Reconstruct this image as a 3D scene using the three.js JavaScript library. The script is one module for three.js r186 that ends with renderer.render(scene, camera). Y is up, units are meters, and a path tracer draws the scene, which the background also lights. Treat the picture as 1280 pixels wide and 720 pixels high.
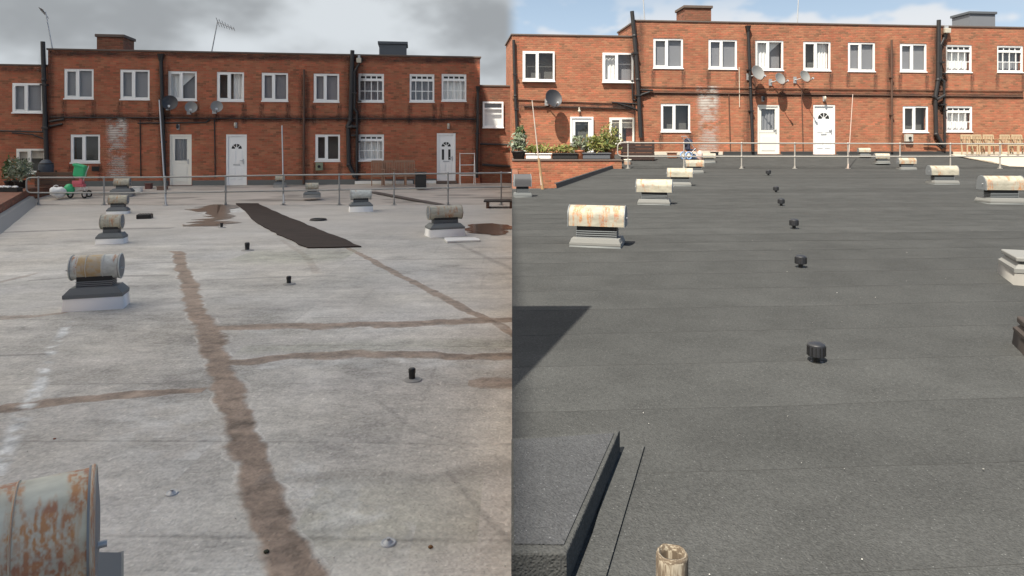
import * as THREE from 'three';
import { mergeGeometries } from 'three/addons/utils/BufferGeometryUtils.js';
import { RoundedBoxGeometry } from 'three/addons/geometries/RoundedBoxGeometry.js';

// ---------------------------------------------------------------- camera, sky, sun, exposure
const scene = new THREE.Scene();
const F = 850, CX = 640, CY = 185;                    // lens in pixels of a 1280 x 720 frame, level camera with the lens shifted down
const FULLH = 1120;
const camera = new THREE.PerspectiveCamera(2 * Math.atan(FULLH / 2 / F) * 180 / Math.PI, 1280 / FULLH, 0.1, 12000);
camera.position.set(0, 0, 0);
camera.lookAt(0, 0, -1);
camera.setViewOffset(1280, FULLH, 0, FULLH / 2 - CY, 1280, 720);
camera.updateProjectionMatrix();
scene.add(camera);
const renderer = new THREE.WebGLRenderer({ antialias: true });
renderer.setSize(1024, 576);
renderer.toneMapping = THREE.LinearToneMapping;
renderer.toneMappingExposure = 1.82;
renderer.shadowMap.enabled = true;

const SUN = new THREE.Vector3(0.33, -1, -0.55);        // the way the sunlight travels
const sun = new THREE.DirectionalLight(new THREE.Color().setRGB(1, 0.93, 0.81), 4.7);
sun.position.copy(SUN).multiplyScalar(-60);
sun.target.position.set(0, 0, -14);
sun.position.add(sun.target.position);
sun.castShadow = true; sun.shadow.radius = 0.3;
sun.shadow.mapSize.set(4096, 4096);
Object.assign(sun.shadow.camera, { left: -40, right: 40, top: 40, bottom: -40, near: 1, far: 200 });
scene.add(sun, sun.target);

// ---------------------------------------------------------------- noise
function hash(x, y, s) {
  let h = Math.imul(x | 0, 374761393) + Math.imul(y | 0, 668265263) + Math.imul(s | 0, 2147483647 ^ 0x5bd1e995);
  h = Math.imul(h ^ (h >>> 13), 1274126177); h ^= h >>> 16;
  return (h >>> 0) / 4294967296;
}
function noise(x, y, s = 0, wx = 0, wy = 0) {          // value noise 0..1, wrapping every wx, wy cells when given
  const xi = Math.floor(x), yi = Math.floor(y); let fx = x - xi, fy = y - yi;
  fx = fx * fx * (3 - 2 * fx); fy = fy * fy * (3 - 2 * fy);
  let x0 = xi, x1 = xi + 1, y0 = yi, y1 = yi + 1;
  if (wx) { x0 = ((x0 % wx) + wx) % wx; x1 = ((x1 % wx) + wx) % wx; }
  if (wy) { y0 = ((y0 % wy) + wy) % wy; y1 = ((y1 % wy) + wy) % wy; }
  const a = hash(x0, y0, s), b = hash(x1, y0, s), c = hash(x0, y1, s), d = hash(x1, y1, s);
  return a + (b - a) * fx + (c - a) * fy + (a - b - c + d) * fx * fy;
}
function fbm(x, y, s, n = 4, wx = 0, wy = 0) {
  let v = 0, a = 0.5, t = 0;
  for (let i = 0; i < n; i++) { v += a * noise(x, y, s + i * 17, wx, wy); t += a; a *= 0.55; x *= 2; y *= 2; wx *= 2; wy *= 2; }
  return v / t;
}
let seed = 7;
const rnd = () => { seed = (Math.imul(seed, 1664525) + 1013904223) >>> 0; return seed / 4294967296; };
const clamp = (v, a = 0, b = 1) => Math.min(b, Math.max(a, v));
const smooth = (a, b, v) => { const t = clamp((v - a) / (b - a)); return t * t * (3 - 2 * t); };

// ---------------------------------------------------------------- textures
const enc = v => 255 * (v <= 0.0031308 ? 12.92 * v : 1.055 * Math.pow(v, 1 / 2.4) - 0.055);
function tex(w, h, fn, { srgb = true, repeat = true, alpha = false } = {}) {   // fn(u, v, out) writes linear r, g, b
  const data = new Uint8Array(w * h * 4), o = [0, 0, 0, 1];
  for (let j = 0; j < h; j++) for (let i = 0; i < w; i++) {
    o[3] = 1; fn((i + 0.5) / w, (j + 0.5) / h, o);
    const k = (j * w + i) * 4;
    for (let c = 0; c < 3; c++) data[k + c] = clamp(srgb ? enc(clamp(o[c])) : o[c] * 255, 0, 255);
    data[k + 3] = clamp(o[3]) * 255;
  }
  const t = new THREE.DataTexture(data, w, h, THREE.RGBAFormat);
  t.magFilter = THREE.LinearFilter; t.minFilter = THREE.LinearMipmapLinearFilter; t.generateMipmaps = true; t.anisotropy = 8;
  if (srgb) t.colorSpace = THREE.SRGBColorSpace;
  t.wrapS = t.wrapT = repeat ? THREE.RepeatWrapping : THREE.ClampToEdgeWrapping;
  t.needsUpdate = true;
  return t;
}
const grey = fn => (u, v, o) => { o[0] = o[1] = o[2] = fn(u, v); };

// sky: overcast to the left of the view, blue with a few clouds to the right
{
  const W = 2048, H = 1024, d = new Float32Array(W * H * 4);
  for (let j = 0; j < H; j++) for (let i = 0; i < W; i++) {
    const a = ((i + 0.5) / W - 0.5) * 2 * Math.PI, e = ((j + 0.5) / H - 0.5) * Math.PI;
    const x = Math.cos(a) * Math.cos(e), y = Math.sin(e), z = Math.sin(a) * Math.cos(e);
    const k = (j * W + i) * 4, p = Math.max(y, 0) + 0.12;
    const nx = x / p, nz = z / p;
    // overcast
    const c1 = fbm(nx * 0.8 + 31, nz * 0.8, 3, 6), c2 = fbm(nx * 2.1 + 9, nz * 2.1, 5, 5);
    const c3 = fbm(a * 4.2 + 7.7, e * 9 + 1.3, 7, 6), c4 = fbm(a * 11, e * 22 + 4, 9, 5), mixv = smooth(0.35, 0.6, y), c5 = (0.72 * c3 + 0.28 * c4) * (1 - mixv) + (0.7 * c1 + 0.3 * c2) * mixv;
    const g = 0.205 + 0.20 * smooth(0.33, 0.64, c5 + 0.10 * smooth(0.13, 0.02, y));
    // clear
    const up = clamp(y);
    const haze = Math.exp(-up * 3.6);
    let r = 0.02 + 0.47 * haze, gg = 0.075 + 0.52 * haze, b = 0.18 + 0.50 * haze;
    const wisps = smooth(0.48, 0.8, fbm(nx * 0.5 + 3, nz * 1.6 + 11, 21, 5)) * 0.25;
    const heap = 0.16 * Math.exp(-(((a + 1.5708 - 0.29) / 0.085) ** 2) - ((e - 0.178) / 0.022) ** 2);
    const puff = smooth(0.52, 0.64, heap + fbm(a * 11 + 2.3, e * 26, 41, 5)) * smooth(0.24, 0.16, y) * 0.7;
    const cl = clamp(wisps + puff);
    r += (0.50 - r) * cl; gg += (0.49 - gg) * cl; b += (0.48 - b) * cl;
    // azimuth of the edge of the overcast
    const w = z < 0 ? smooth(0.012, -0.012, x / Math.hypot(x, z)) : smooth(0.5, -0.5, x);
    const low = y < 0 ? 0.55 : 1;
    d[k] = (r + (g * 0.94 - r) * w) * low; d[k + 1] = (gg + (g - gg) * w) * low; d[k + 2] = (b + (g * 1.05 - b) * w) * low; d[k + 3] = 1;
  }
  const t = new THREE.DataTexture(d, W, H, THREE.RGBAFormat, THREE.FloatType);
  t.mapping = THREE.EquirectangularReflectionMapping; t.magFilter = THREE.LinearFilter; t.needsUpdate = true;
  scene.background = t; scene.environment = t; scene.environmentIntensity = 1;
}

// ---------------------------------------------------------------- helpers
const used = {};
function numbered(n) { if (!(n in used)) { used[n] = 0; return n; } used[n]++; return `${n}_${String(used[n]).padStart(3, '0')}`; }
const mats = [];
function mat(c, rough = 0.85, extra = {}) {
  const color = new THREE.Color(); if (Array.isArray(c)) color.setRGB(...c); else color.setRGB(c, c, c);
  const P = 'transmission' in extra || 'clearcoat' in extra || 'specularIntensity' in extra;
  const m = new (P ? THREE.MeshPhysicalMaterial : THREE.MeshStandardMaterial)({ color, roughness: rough, metalness: 0, ...extra });
  mats.push(m); return m;
}
const prep = g => { let q = g.index ? g.toNonIndexed() : g; for (const k of Object.keys(q.attributes)) if (!['position', 'normal', 'uv'].includes(k)) q.deleteAttribute(k); return q; };
const merge = list => list.length === 1 ? list[0] : mergeGeometries(list.map(prep));
function mesh(name, geo, m, parent) {
  const o = new THREE.Mesh(Array.isArray(geo) ? merge(geo) : geo, m);
  o.name = parent ? name : numbered(name); o.castShadow = o.receiveShadow = true;
  (parent || scene).add(o); return o;
}
function thing(name, label, category, pos = [0, 0, 0], turn = 0, group) {
  const g = new THREE.Group(); g.name = numbered(name); g.position.set(...pos); g.rotation.y = turn;
  g.userData = { label, category }; if (group) g.userData.group = group;
  scene.add(g); return g;
}
function tag(o, label, category, group) { o.userData = { label, category }; if (group) o.userData.group = group; return o; }
function struct(o, label) { o.userData = { kind: 'structure' }; if (label) o.userData.label = label; return o; }
function uvBox(g) {                                       // uv in metres by the dominant axis of each face
  g = prep(g); g.computeVertexNormals(); const p = g.attributes.position, n = g.attributes.normal, uv = new Float32Array(p.count * 2);
  for (let i = 0; i < p.count; i++) {
    const ax = Math.abs(n.getX(i)), ay = Math.abs(n.getY(i)), az = Math.abs(n.getZ(i));
    if (ay > ax && ay > az) { uv[2 * i] = p.getX(i); uv[2 * i + 1] = p.getZ(i); }
    else if (ax > az) { uv[2 * i] = p.getZ(i); uv[2 * i + 1] = p.getY(i); }
    else { uv[2 * i] = p.getX(i); uv[2 * i + 1] = p.getY(i); }
  }
  g.setAttribute('uv', new THREE.BufferAttribute(uv, 2)); return g;
}
const box = (x0, x1, y0, y1, z0, z1) => { const g = new THREE.BoxGeometry(x1 - x0, y1 - y0, z1 - z0); g.translate((x0 + x1) / 2, (y0 + y1) / 2, (z0 + z1) / 2); return g; };
const rbox = (x0, x1, y0, y1, z0, z1, r = 0.012) => { const g = new RoundedBoxGeometry(x1 - x0, y1 - y0, z1 - z0, 2, r); g.translate((x0 + x1) / 2, (y0 + y1) / 2, (z0 + z1) / 2); return g; };
const V = (...a) => new THREE.Vector3(...a);
function rod(a, b, r, r2 = r, n = 10, caps = true) {
  a = V(...a); b = V(...b); const d = b.clone().sub(a), g = new THREE.CylinderGeometry(r2, r, d.length(), n, 1, !caps);
  g.translate(0, d.length() / 2, 0); g.applyQuaternion(new THREE.Quaternion().setFromUnitVectors(V(0, 1, 0), d.normalize())); g.translate(a.x, a.y, a.z); return g;
}
function tube(pts, r, n = 40, k = 8, tension = 0.2) { return new THREE.TubeGeometry(new THREE.CatmullRomCurve3(pts.map(p => V(...p)), false, 'catmullrom', tension), n, r, k); }
function bar(a, b, w, t) {                                // rectangular bar from a to b
  a = V(...a); b = V(...b); const d = b.clone().sub(a), g = new THREE.BoxGeometry(w, d.length(), t); g.translate(0, d.length() / 2, 0);
  g.applyQuaternion(new THREE.Quaternion().setFromUnitVectors(V(0, 1, 0), d.normalize())); g.translate(a.x, a.y, a.z); return g;
}

// ---------------------------------------------------------------- the two roof planes and what a sight line meets on them
const HL = 1.8, VL = 189, HR = 1.25, VR = 169;
const yL = d => -(HL + (VL - CY) / F * d), yR = d => -(HR + (VR - CY) / F * d);
const L = (px, py) => { const d = HL * F / (py - VL); return [(px - CX) / F * d, yL(d), -d]; };
const R = (px, py) => { const d = HR * F / (py - VR); return [(px - CX) / F * d, yR(d), -d]; };
const at = (px, py, d) => [(px - CX) / F * d, (CY - py) / F * d, -d];
const BASEL = -1.5, BASER = -0.275, DRL = 22.8, DRR = 25.6;

// ---------------------------------------------------------------- brick
const BT = 7.2;                                            // metres covered by the brick texture
function brickField(u, v) {
  const rows = 96, cols = 32, y = v * rows, r = Math.floor(y), x = u * cols + (r % 2) * 0.5, c = ((Math.floor(x) % cols) + cols) % cols;
  const fx = x - Math.floor(x), fy = y - r;
  const wob = 0.012 * (noise(u * 256, v * 256, 91, 256, 256) - 0.5);
  const m = Math.min(Math.min(fx, 1 - fx) * 225 / 75, Math.min(fy, 1 - fy)) + wob;
  return { r, c, m, mortar: 1 - smooth(0.05, 0.11, m) };
}
const brickMap = tex(2048, 2048, (u, v, o) => {
  const b = brickField(u, v), h1 = hash(b.c, b.r, 11), h2 = hash(b.c, b.r, 12);
  const big = fbm(u * 5, v * 5, 61, 4, 5, 5) - 0.5, run = fbm(u * 24, v * 3, 64, 3, 24, 3) - 0.5, fine = noise(u * 700, v * 700, 65, 700, 700) - 0.5;
  let k = 0.86 + 0.3 * h1 + 0.5 * big + 0.25 * run + 0.2 * fine;
  if (h2 > 0.92) k *= 0.68; else if (h2 < 0.1) k *= 1.2;
  const hue = 0.85 + 0.4 * h2;
  let r = 0.345 * k, g = 0.127 * k * hue, bl = 0.068 * k * hue;
  const q = b.mortar * 0.8;
  const mk = 0.8 + 0.6 * big + 0.2 * fine;
  o[0] = r + (0.33 * mk - r) * q; o[1] = g + (0.19 * mk - g) * q; o[2] = bl + (0.12 * mk - bl) * q;
});
const brickBump = tex(1024, 1024, grey((u, v) => { const b = brickField(u, v); return clamp((1 - b.mortar) * 0.8 + 0.2 * noise(u * 400, v * 400, 77, 400, 400) - 0.1 * hash(b.c, b.r, 4)); }), { srgb: false });
for (const t of [brickMap, brickBump]) t.repeat.set(1 / BT, 1 / BT);
const M = {};
M.brick = mat(1, 0.92, { map: brickMap, bumpMap: brickBump, bumpScale: 0.008 });
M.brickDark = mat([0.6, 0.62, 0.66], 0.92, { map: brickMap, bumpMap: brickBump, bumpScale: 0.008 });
M.brickOvercast = mat([0.95, 0.85, 0.84], 0.92, { map: brickMap, bumpMap: brickBump, bumpScale: 0.008 });  // same brick, with the overcast light of the left houses tinted in
M.upvc = mat([0.80, 0.80, 0.79], 0.45);
M.upvcCream = mat([0.77, 0.75, 0.68], 0.5);
M.glass = mat(1, 0.03, { transmission: 1, thickness: 0, ior: 1.5 });
M.dark = mat(0.018, 0.6);
M.black = mat(0.012, 0.45);
M.pipe = mat([0.022, 0.020, 0.020], 0.5);
M.rustPipe = mat([0.10, 0.052, 0.034], 0.7);
M.coping = mat([0.12, 0.09, 0.075], 0.85);
M.felt = mat(0.04, 0.9);
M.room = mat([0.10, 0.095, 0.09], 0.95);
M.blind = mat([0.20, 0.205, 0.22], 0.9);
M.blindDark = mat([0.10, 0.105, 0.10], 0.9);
M.curtain = mat([0.75, 0.76, 0.74], 0.95);
M.galv = mat([0.46, 0.47, 0.48], 0.5, { metalness: 0.35 });
M.railGalv = mat([0.30, 0.30, 0.29], 0.55, { metalness: 0.4 }); M.railPale = mat([0.36, 0.34, 0.31], 0.6, { metalness: 0.2 });
M.white = mat([0.78, 0.77, 0.74], 0.6);
M.cream = mat([0.62, 0.57, 0.47], 0.8);
M.wood = mat([0.36, 0.23, 0.12], 0.8);
M.woodPale = mat([0.40, 0.31, 0.20], 0.8);
M.slate = mat([0.10, 0.11, 0.125], 0.8);
M.lamp = mat([0.5, 0.46, 0.38], 0.3);
M.terracotta = mat([0.42, 0.17, 0.09], 0.85);
M.rubber = mat(0.015, 0.8);

// ---------------------------------------------------------------- houses
class Facade {
  constructor(px0, D0, px1, D1, ybase) {
    const a = [(px0 - CX) / F * D0, -D0], b = [(px1 - CX) / F * D1, -D1], l = Math.hypot(b[0] - a[0], b[1] - a[1]);
    Object.assign(this, { px0, D0, px1, D1, yb: ybase, o: a, e: [(b[0] - a[0]) / l, (b[1] - a[1]) / l], turn: Math.atan2(-(b[1] - a[1]), b[0] - a[0]) });
  }
  D(px) { const t = (px - this.px0) / (this.px1 - this.px0); return 1 / (1 / this.D0 + (1 / this.D1 - 1 / this.D0) * t); }
  uv(px, py, w = 0) {                                   // where the sight line meets the wall, or the plane w in front of it
    const n = [Math.sin(this.turn), Math.cos(this.turn)], k = (px - CX) / F, d = (w + n[0] * this.o[0] + n[1] * this.o[1]) / (n[0] * k - n[1]), x = k * d;
    return [(x - this.o[0]) * this.e[0] + (-d - this.o[1]) * this.e[1], (CY - py) / F * d - this.yb];
  }
  rect(x0, y0, x1, y1, w = 0) { const a = this.uv(x0, y0, w), b = this.uv(x1, y1, w), c = this.uv(x0, y1, w), d = this.uv(x1, y0, w); return [(a[0] + c[0]) / 2, (b[0] + d[0]) / 2, (b[1] + c[1]) / 2, (a[1] + d[1]) / 2]; }
  world(u, v, w) { const s = Math.sin(this.turn), c = Math.cos(this.turn); return [this.o[0] + u * c + w * s, this.yb + v, this.o[1] - u * s + w * c]; }
}
function curtainGeo(x0, x1, y0, y1, z, folds) {
  const n = Math.max(6, folds * 6), g = new THREE.PlaneGeometry(x1 - x0, y1 - y0, n, 1), p = g.attributes.position;
  for (let i = 0; i < p.count; i++) p.setZ(i, 0.018 * Math.sin((p.getX(i) / (x1 - x0) + 0.5) * folds * 6.283));
  g.computeVertexNormals(); g.translate((x0 + x1) / 2, (y0 + y1) / 2, z); return g;
}
const frameGeo = (x0, x1, y0, y1, t, z0, z1) => [rbox(x0, x1, y1 - t, y1, z0, z1, 0.008), rbox(x0, x1, y0, y0 + t, z0, z1, 0.008), rbox(x0, x0 + t, y0 + t, y1 - t, z0, z1, 0.008), rbox(x1 - t, x1, y0 + t, y1 - t, z0, z1, 0.008)];
const pane = (x0, x1, y0, y1, z) => { const g = new THREE.PlaneGeometry(x1 - x0, y1 - y0); g.translate((x0 + x1) / 2, (y0 + y1) / 2, z); return g; };
function windowAt(root, [x0, x1, y0, y1], style = 'two', back = 'blind', frameMat = M.upvc) {
  const T = 0.075, w = mesh('window', frameGeo(x0, x1, y0, y1, T, -0.09, -0.02), frameMat, root);
  mesh('sill', rbox(x0 - 0.02, x1 + 0.02, y0 - 0.05, y0 - 0.002, -0.1, 0.035, 0.01), frameMat, w);
  const W = x1 - x0, H = y1 - y0, mx = x0 + W * 0.47;
  if (style === 'grid') {
    const ty = y1 - H * 0.24, bars = [rbox(x0 + T, x1 - T, ty - 0.03, ty + 0.04, -0.085, -0.025, 0.006)];
    mesh('mullion', bars, frameMat, w);
    const gb = []; for (let i = 1; i < 4; i++) gb.push(box(x0 + W * i / 4 - 0.016, x0 + W * i / 4 + 0.016, y0 + T, ty - 0.03, -0.075, -0.04));
    const my = (y0 + ty) / 2; gb.push(box(x0 + T, x1 - T, my - 0.016, my + 0.016, -0.073, -0.042));
    mesh('glazing_bars', gb, frameMat, w);
    mesh('vent_panel', box(x0 + T, x1 - T, ty + 0.04, y1 - T, -0.075, -0.05), frameMat, w);
    for (let i = 0; i < 4; i++) { const a = x0 + T + 0.02 + (W - 2 * T) * i / 4; mesh('vent_slot', box(a, a + (W - 2 * T) / 4 - 0.05, ty + 0.08, y1 - T - 0.03, -0.052, -0.047), M.dark, w); }
    mesh('pane', pane(x0 + T, x1 - T, y0 + T, ty - 0.03, -0.06), M.glass, w);
    mesh('net_curtain', curtainGeo(x0 + T, x1 - T, y0 + T, ty, -0.22, 7), back === 'net' ? M.curtain : M.blind, w);
  } else if (style === 'top') {
    const ty = y1 - H * 0.27;
    mesh('mullion', rbox(x0 + T, x1 - T, ty - 0.03, ty + 0.03, -0.085, -0.025, 0.006), frameMat, w);
    mesh('pane', pane(x0 + T, x1 - T, y0 + T, ty - 0.03, -0.06), M.glass, w); mesh('pane', pane(x0 + T, x1 - T, ty + 0.03, y1 - T, -0.06), M.glass, w);
    mesh('blind', box(x0 + 0.03, x1 - 0.03, y0 + 0.03, ty, -0.24, -0.22), M.curtain, w);
    mesh('blind', box(x0 + 0.03, x1 - 0.03, ty, y1 - 0.03, -0.30, -0.28), M.blind, w);
  } else {
    mesh('mullion', rbox(mx - 0.05, mx + 0.04, y0 + T, y1 - T, -0.085, -0.015, 0.008), frameMat, w);
    mesh('sash', frameGeo(x0 + T, mx - 0.05, y0 + T, y1 - T, 0.035, -0.075, -0.012), frameMat, w);
    mesh('pane', pane(x0 + T + 0.035, mx - 0.05 - 0.035, y0 + T + 0.035, y1 - T - 0.035, -0.05), M.glass, w);
    mesh('pane', pane(mx + 0.04, x1 - T, y0 + T, y1 - T, -0.055), M.glass, w);
    const L0 = x0 + 0.04, R0 = x1 - 0.04, B = y0 + 0.04, U = y1 - 0.04;
    if (back === 'blind') mesh('blind', box(L0, R0, B, U, -0.15, -0.135), M.blind, w);
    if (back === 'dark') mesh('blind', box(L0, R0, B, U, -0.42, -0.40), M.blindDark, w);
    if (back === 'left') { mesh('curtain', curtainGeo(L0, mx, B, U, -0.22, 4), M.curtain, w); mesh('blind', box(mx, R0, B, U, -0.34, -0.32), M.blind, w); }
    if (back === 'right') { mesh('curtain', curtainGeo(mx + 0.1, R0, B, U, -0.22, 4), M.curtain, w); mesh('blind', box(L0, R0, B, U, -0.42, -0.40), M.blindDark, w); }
    if (back === 'swept') {
      mesh('curtain', curtainGeo(L0, mx, B, U, -0.22, 4), M.curtain, w);
      const s = new THREE.Shape([new THREE.Vector2(mx, U), new THREE.Vector2(R0, U), new THREE.Vector2(mx, y0 + H * 0.52)]);
      const g = new THREE.ExtrudeGeometry(s, { depth: 0.02, bevelEnabled: false }); g.translate(0, 0, -0.24); mesh('curtain', g, M.curtain, w);
      mesh('blind', box(mx, R0, B, U, -0.34, -0.32), M.blind, w);
    }
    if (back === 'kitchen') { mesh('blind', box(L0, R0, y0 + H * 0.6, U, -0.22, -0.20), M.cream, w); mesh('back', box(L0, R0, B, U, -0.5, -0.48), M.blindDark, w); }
  }
  return w;
}
function doorAt(root, [x0, x1, y0, y1], style, cream = false) {
  const m = cream ? M.upvcCream : M.upvc, T = 0.075, H = y1 - y0, W = x1 - x0;
  const d = mesh('door', [rbox(x0, x1, y1 - T, y1, -0.09, -0.01, 0.008), rbox(x0, x0 + T, y0, y1 - T, -0.09, -0.01, 0.008), rbox(x1 - T, x1, y0, y1 - T, -0.09, -0.01, 0.008)], m, root);
  mesh('step', rbox(x0 - 0.05, x1 + 0.05, y0 - 0.12, y0 - 0.002, -0.1, 0.16, 0.02), M.coping, d);
  const a = x0 + T, b = x1 - T, top = y1 - T, z = -0.05;
  if (style === 'glazed') {
    const gy = y0 + H * 0.47, s = 0.11;
    mesh('door_leaf', [...frameGeo(a, b, gy - 0.08, top, s, z - 0.03, z + 0.01), box(a, b, y0, gy - 0.08, z - 0.03, z)], m, d);
    mesh('panel', rbox(a + s, b - s, y0 + 0.14, gy - 0.22, z - 0.02, z + 0.015, 0.01), m, d);
    mesh('pane', pane(a + s, b - s, gy, top - s, z - 0.01), M.glass, d);
    mesh('net_curtain', curtainGeo(a + 0.04, b - 0.04, gy - 0.04, top - 0.04, z - 0.1, 5), M.blind, d);
  } else if (style === 'full') {
    const s = 0.14;
    mesh('door_leaf', [...frameGeo(a, b, y0, top, s, z - 0.03, z + 0.01)], m, d);
    mesh('pane', pane(a + s, b - s, y0 + s, top - s, z - 0.01), M.glass, d);
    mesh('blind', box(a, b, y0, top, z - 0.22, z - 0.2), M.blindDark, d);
  } else {
    mesh('door_leaf', box(a, b, y0, top, z - 0.04, z), m, d);
    const cx = (a + b) / 2, fr = (b - a) * 0.30, fy = y0 + H * 0.72;
    const arc = new THREE.Shape(); arc.absarc(0, 0, fr, 0, Math.PI); arc.lineTo(-fr * 0.35, 0); arc.absarc(0, 0, fr * 0.35, Math.PI, 0, true); arc.lineTo(fr, 0);
    const ag = new THREE.ExtrudeGeometry(arc, { depth: 0.006, bevelEnabled: false, curveSegments: 18 }); ag.translate(cx, fy, z - 0.001);
    const fan = mesh('fan_light', ag, M.dark, d);
    void fan;
    const bars = []; for (let i = 1; i < 4; i++) { const t = Math.PI * i / 4; bars.push(bar([cx + Math.cos(t) * fr * 0.3, fy + Math.sin(t) * fr * 0.3, z + 0.008], [cx + Math.cos(t) * fr, fy + Math.sin(t) * fr, z + 0.008], 0.025, 0.012)); }
    mesh('glazing_bars', bars, m, d);
    for (const sx of [-1, 1]) {
      const x = cx + sx * (b - a) * 0.21, hw = (b - a) * 0.15;
      mesh('panel', rbox(x - hw, x + hw, y0 + H * 0.12, y0 + H * 0.36, z - 0.02, z + 0.014, 0.01), m, d);
      if (style === 'arched') mesh('pane', rbox(x - hw * 0.5, x + hw * 0.5, y0 + H * 0.44, y0 + H * 0.66, z - 0.02, z + 0.006, 0.004), M.dark, d);
      else mesh('panel', rbox(x - hw, x + hw, y0 + H * 0.44, y0 + H * 0.68, z - 0.02, z + 0.014, 0.01), m, d);
    }
    mesh('letterbox', rbox(cx - 0.13, cx + 0.13, y0 + H * 0.395, y0 + H * 0.42, z - 0.01, z + 0.016, 0.005), M.galv, d);
  }
  mesh('handle', [rbox(b - 0.09, b - 0.05, y0 + H * 0.42, y0 + H * 0.52, z, z + 0.03, 0.006), rbox(b - 0.2, b - 0.06, y0 + H * 0.48, y0 + H * 0.495, z + 0.025, z + 0.05, 0.006)], M.galv, d);
  return d;
}
const stainTex = tex(256, 512, (u, v, o) => {
  const e = Math.min(smooth(0, 0.3, u), smooth(1, 0.7, u)), n = fbm(u * 5, v * 26, 71, 5), n2 = fbm(u * 3 + 5, v * 5, 75, 4);
  const course = 0.75 + 0.25 * Math.sin(v * 2 * Math.PI * 26);
  o[0] = o[1] = o[2] = clamp(e * smooth(0.32, 0.72, n * 0.6 + n2 * 0.5) * course * (0.55 + 0.6 * smooth(0.4, 1, v)) * smooth(1, 0.97, v));
}, { srgb: false, repeat: false });
M.stain = mat([0.62, 0.58, 0.53], 0.95, { alphaMap: stainTex, transparent: true });
const sootTex = tex(512, 64, grey((u, v) => clamp(smooth(0, 0.5, v) * smooth(1, 0.6, v) * (0.1 + 0.75 * fbm(u * 30, v * 3, 83, 4)))), { srgb: false, repeat: false });
const runTex = tex(128, 512, grey((u, v) => clamp(smooth(0, 0.4, u) * smooth(1, 0.6, u) * smooth(0, 0.1, v) * smooth(1, 0.85, v) * (1.1 * fbm(u * 7, v * 5, 93, 4) - 0.12) * (0.5 + 0.5 * v))), { srgb: false, repeat: false });
M.run = mat([0.05, 0.04, 0.036], 0.95, { alphaMap: runTex, transparent: true });
M.soot = mat([0.035, 0.028, 0.026], 0.95, { alphaMap: sootTex, transparent: true });

// a brick block whose front wall follows the facade line; x0..x1 and the roofline are given along the wall
function block(name, label, f, u0, u1, vTop, vBot, depth, openings, brick = M.brick, proud = 0) {
  const t = thing(name, label, 'building', [f.o[0], f.yb, f.o[1]], f.turn);
  const s = new THREE.Shape([[u0, vBot], [u1, vBot], [u1, vTop], [u0, vTop]].map(p => new THREE.Vector2(...p)));
  for (const [a, b, c, d] of openings) s.holes.push(new THREE.Path([[a, c], [a, d], [b, d], [b, c]].map(p => new THREE.Vector2(...p))));
  const g = new THREE.ExtrudeGeometry(s, { depth: 0.28, bevelEnabled: false }); g.translate(0, 0, -0.28 + proud);
  mesh('wall', uvBox(g), brick, t);
  const zb = -depth;
  mesh('side_wall', uvBox(box(u0, u0 + 0.28, vBot, vTop, zb, -0.281 + proud)), brick, t);
  mesh('side_wall', uvBox(box(u1 - 0.28, u1, vBot, vTop, zb, -0.281 + proud)), brick, t);
  mesh('rear_wall', uvBox(box(u0 + 0.281, u1 - 0.281, vBot, vTop, zb, zb + 0.28)), brick, t);
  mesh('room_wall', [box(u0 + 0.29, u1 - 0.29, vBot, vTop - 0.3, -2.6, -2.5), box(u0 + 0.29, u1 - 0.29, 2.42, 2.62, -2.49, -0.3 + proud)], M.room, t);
  mesh('roof', box(u0 + 0.282, u1 - 0.282, vTop - 0.28, vTop - 0.1, zb + 0.282, -0.283 + proud), M.felt, t);
  mesh('coping', [rbox(u0 - 0.05, u1 + 0.05, vTop + 0.002, vTop + 0.07, -0.34 + proud, 0.035 + proud, 0.012), box(u0 - 0.05, u0 + 0.3, vTop + 0.002, vTop + 0.068, zb - 0.05, -0.342 + proud), box(u1 - 0.3, u1 + 0.05, vTop + 0.002, vTop + 0.068, zb - 0.05, -0.342 + proud)], M.coping, t);
  return t;
}
function downpipe(root, f, pts, r, m = M.pipe, { hopper = false, brackets = true, w = 0.1 } = {}) {
  const P = pts.map(([x, y]) => { const [u, v] = f.uv(x, y, w); return [u, v, w]; });
  { const u0 = Math.min(...P.map(q => q[0])), u1 = Math.max(...P.map(q => q[0])), v0 = Math.min(...P.map(q => q[1])), v1 = Math.max(...P.map(q => q[1])); if (brackets && w > 0.05) mesh('soot_stain', pane(u0 - 0.3, u1 + 0.3, v0, v1, 0.008 + 0.0004 * (root.children.length % 7)), M.run, root); }
  const gs = []; for (let i = 1; i < P.length; i++) gs.push(rod(P[i - 1], P[i], r, r, 12));
  for (let i = 1; i < P.length - 1; i++) { const s = new THREE.SphereGeometry(r * 1.25, 12, 8); s.translate(...P[i]); gs.push(s); }
  const o = mesh('downpipe', gs, m, root);
  if (hopper) mesh('hopper', (() => { const g = new THREE.CylinderGeometry(r * 2.3, r * 1.3, r * 4.4, 4); g.rotateY(Math.PI / 4); g.translate(P[0][0], P[0][1], w); return g; })(), m, o);
  if (brackets) {
    const [a, c] = [P[0], P[P.length - 1]]; const n = Math.max(2, Math.round((a[1] - c[1]) / 1.7));
    for (let i = 1; i < n; i++) { const k = i / n; mesh('bracket', box(a[0] + (c[0] - a[0]) * k - r * 1.5, a[0] + (c[0] - a[0]) * k + r * 1.5, a[1] + (c[1] - a[1]) * k - 0.03, a[1] + (c[1] - a[1]) * k + 0.03, 0, w + r * 1.2), m, o); }
  }
  return o;
}
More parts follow.
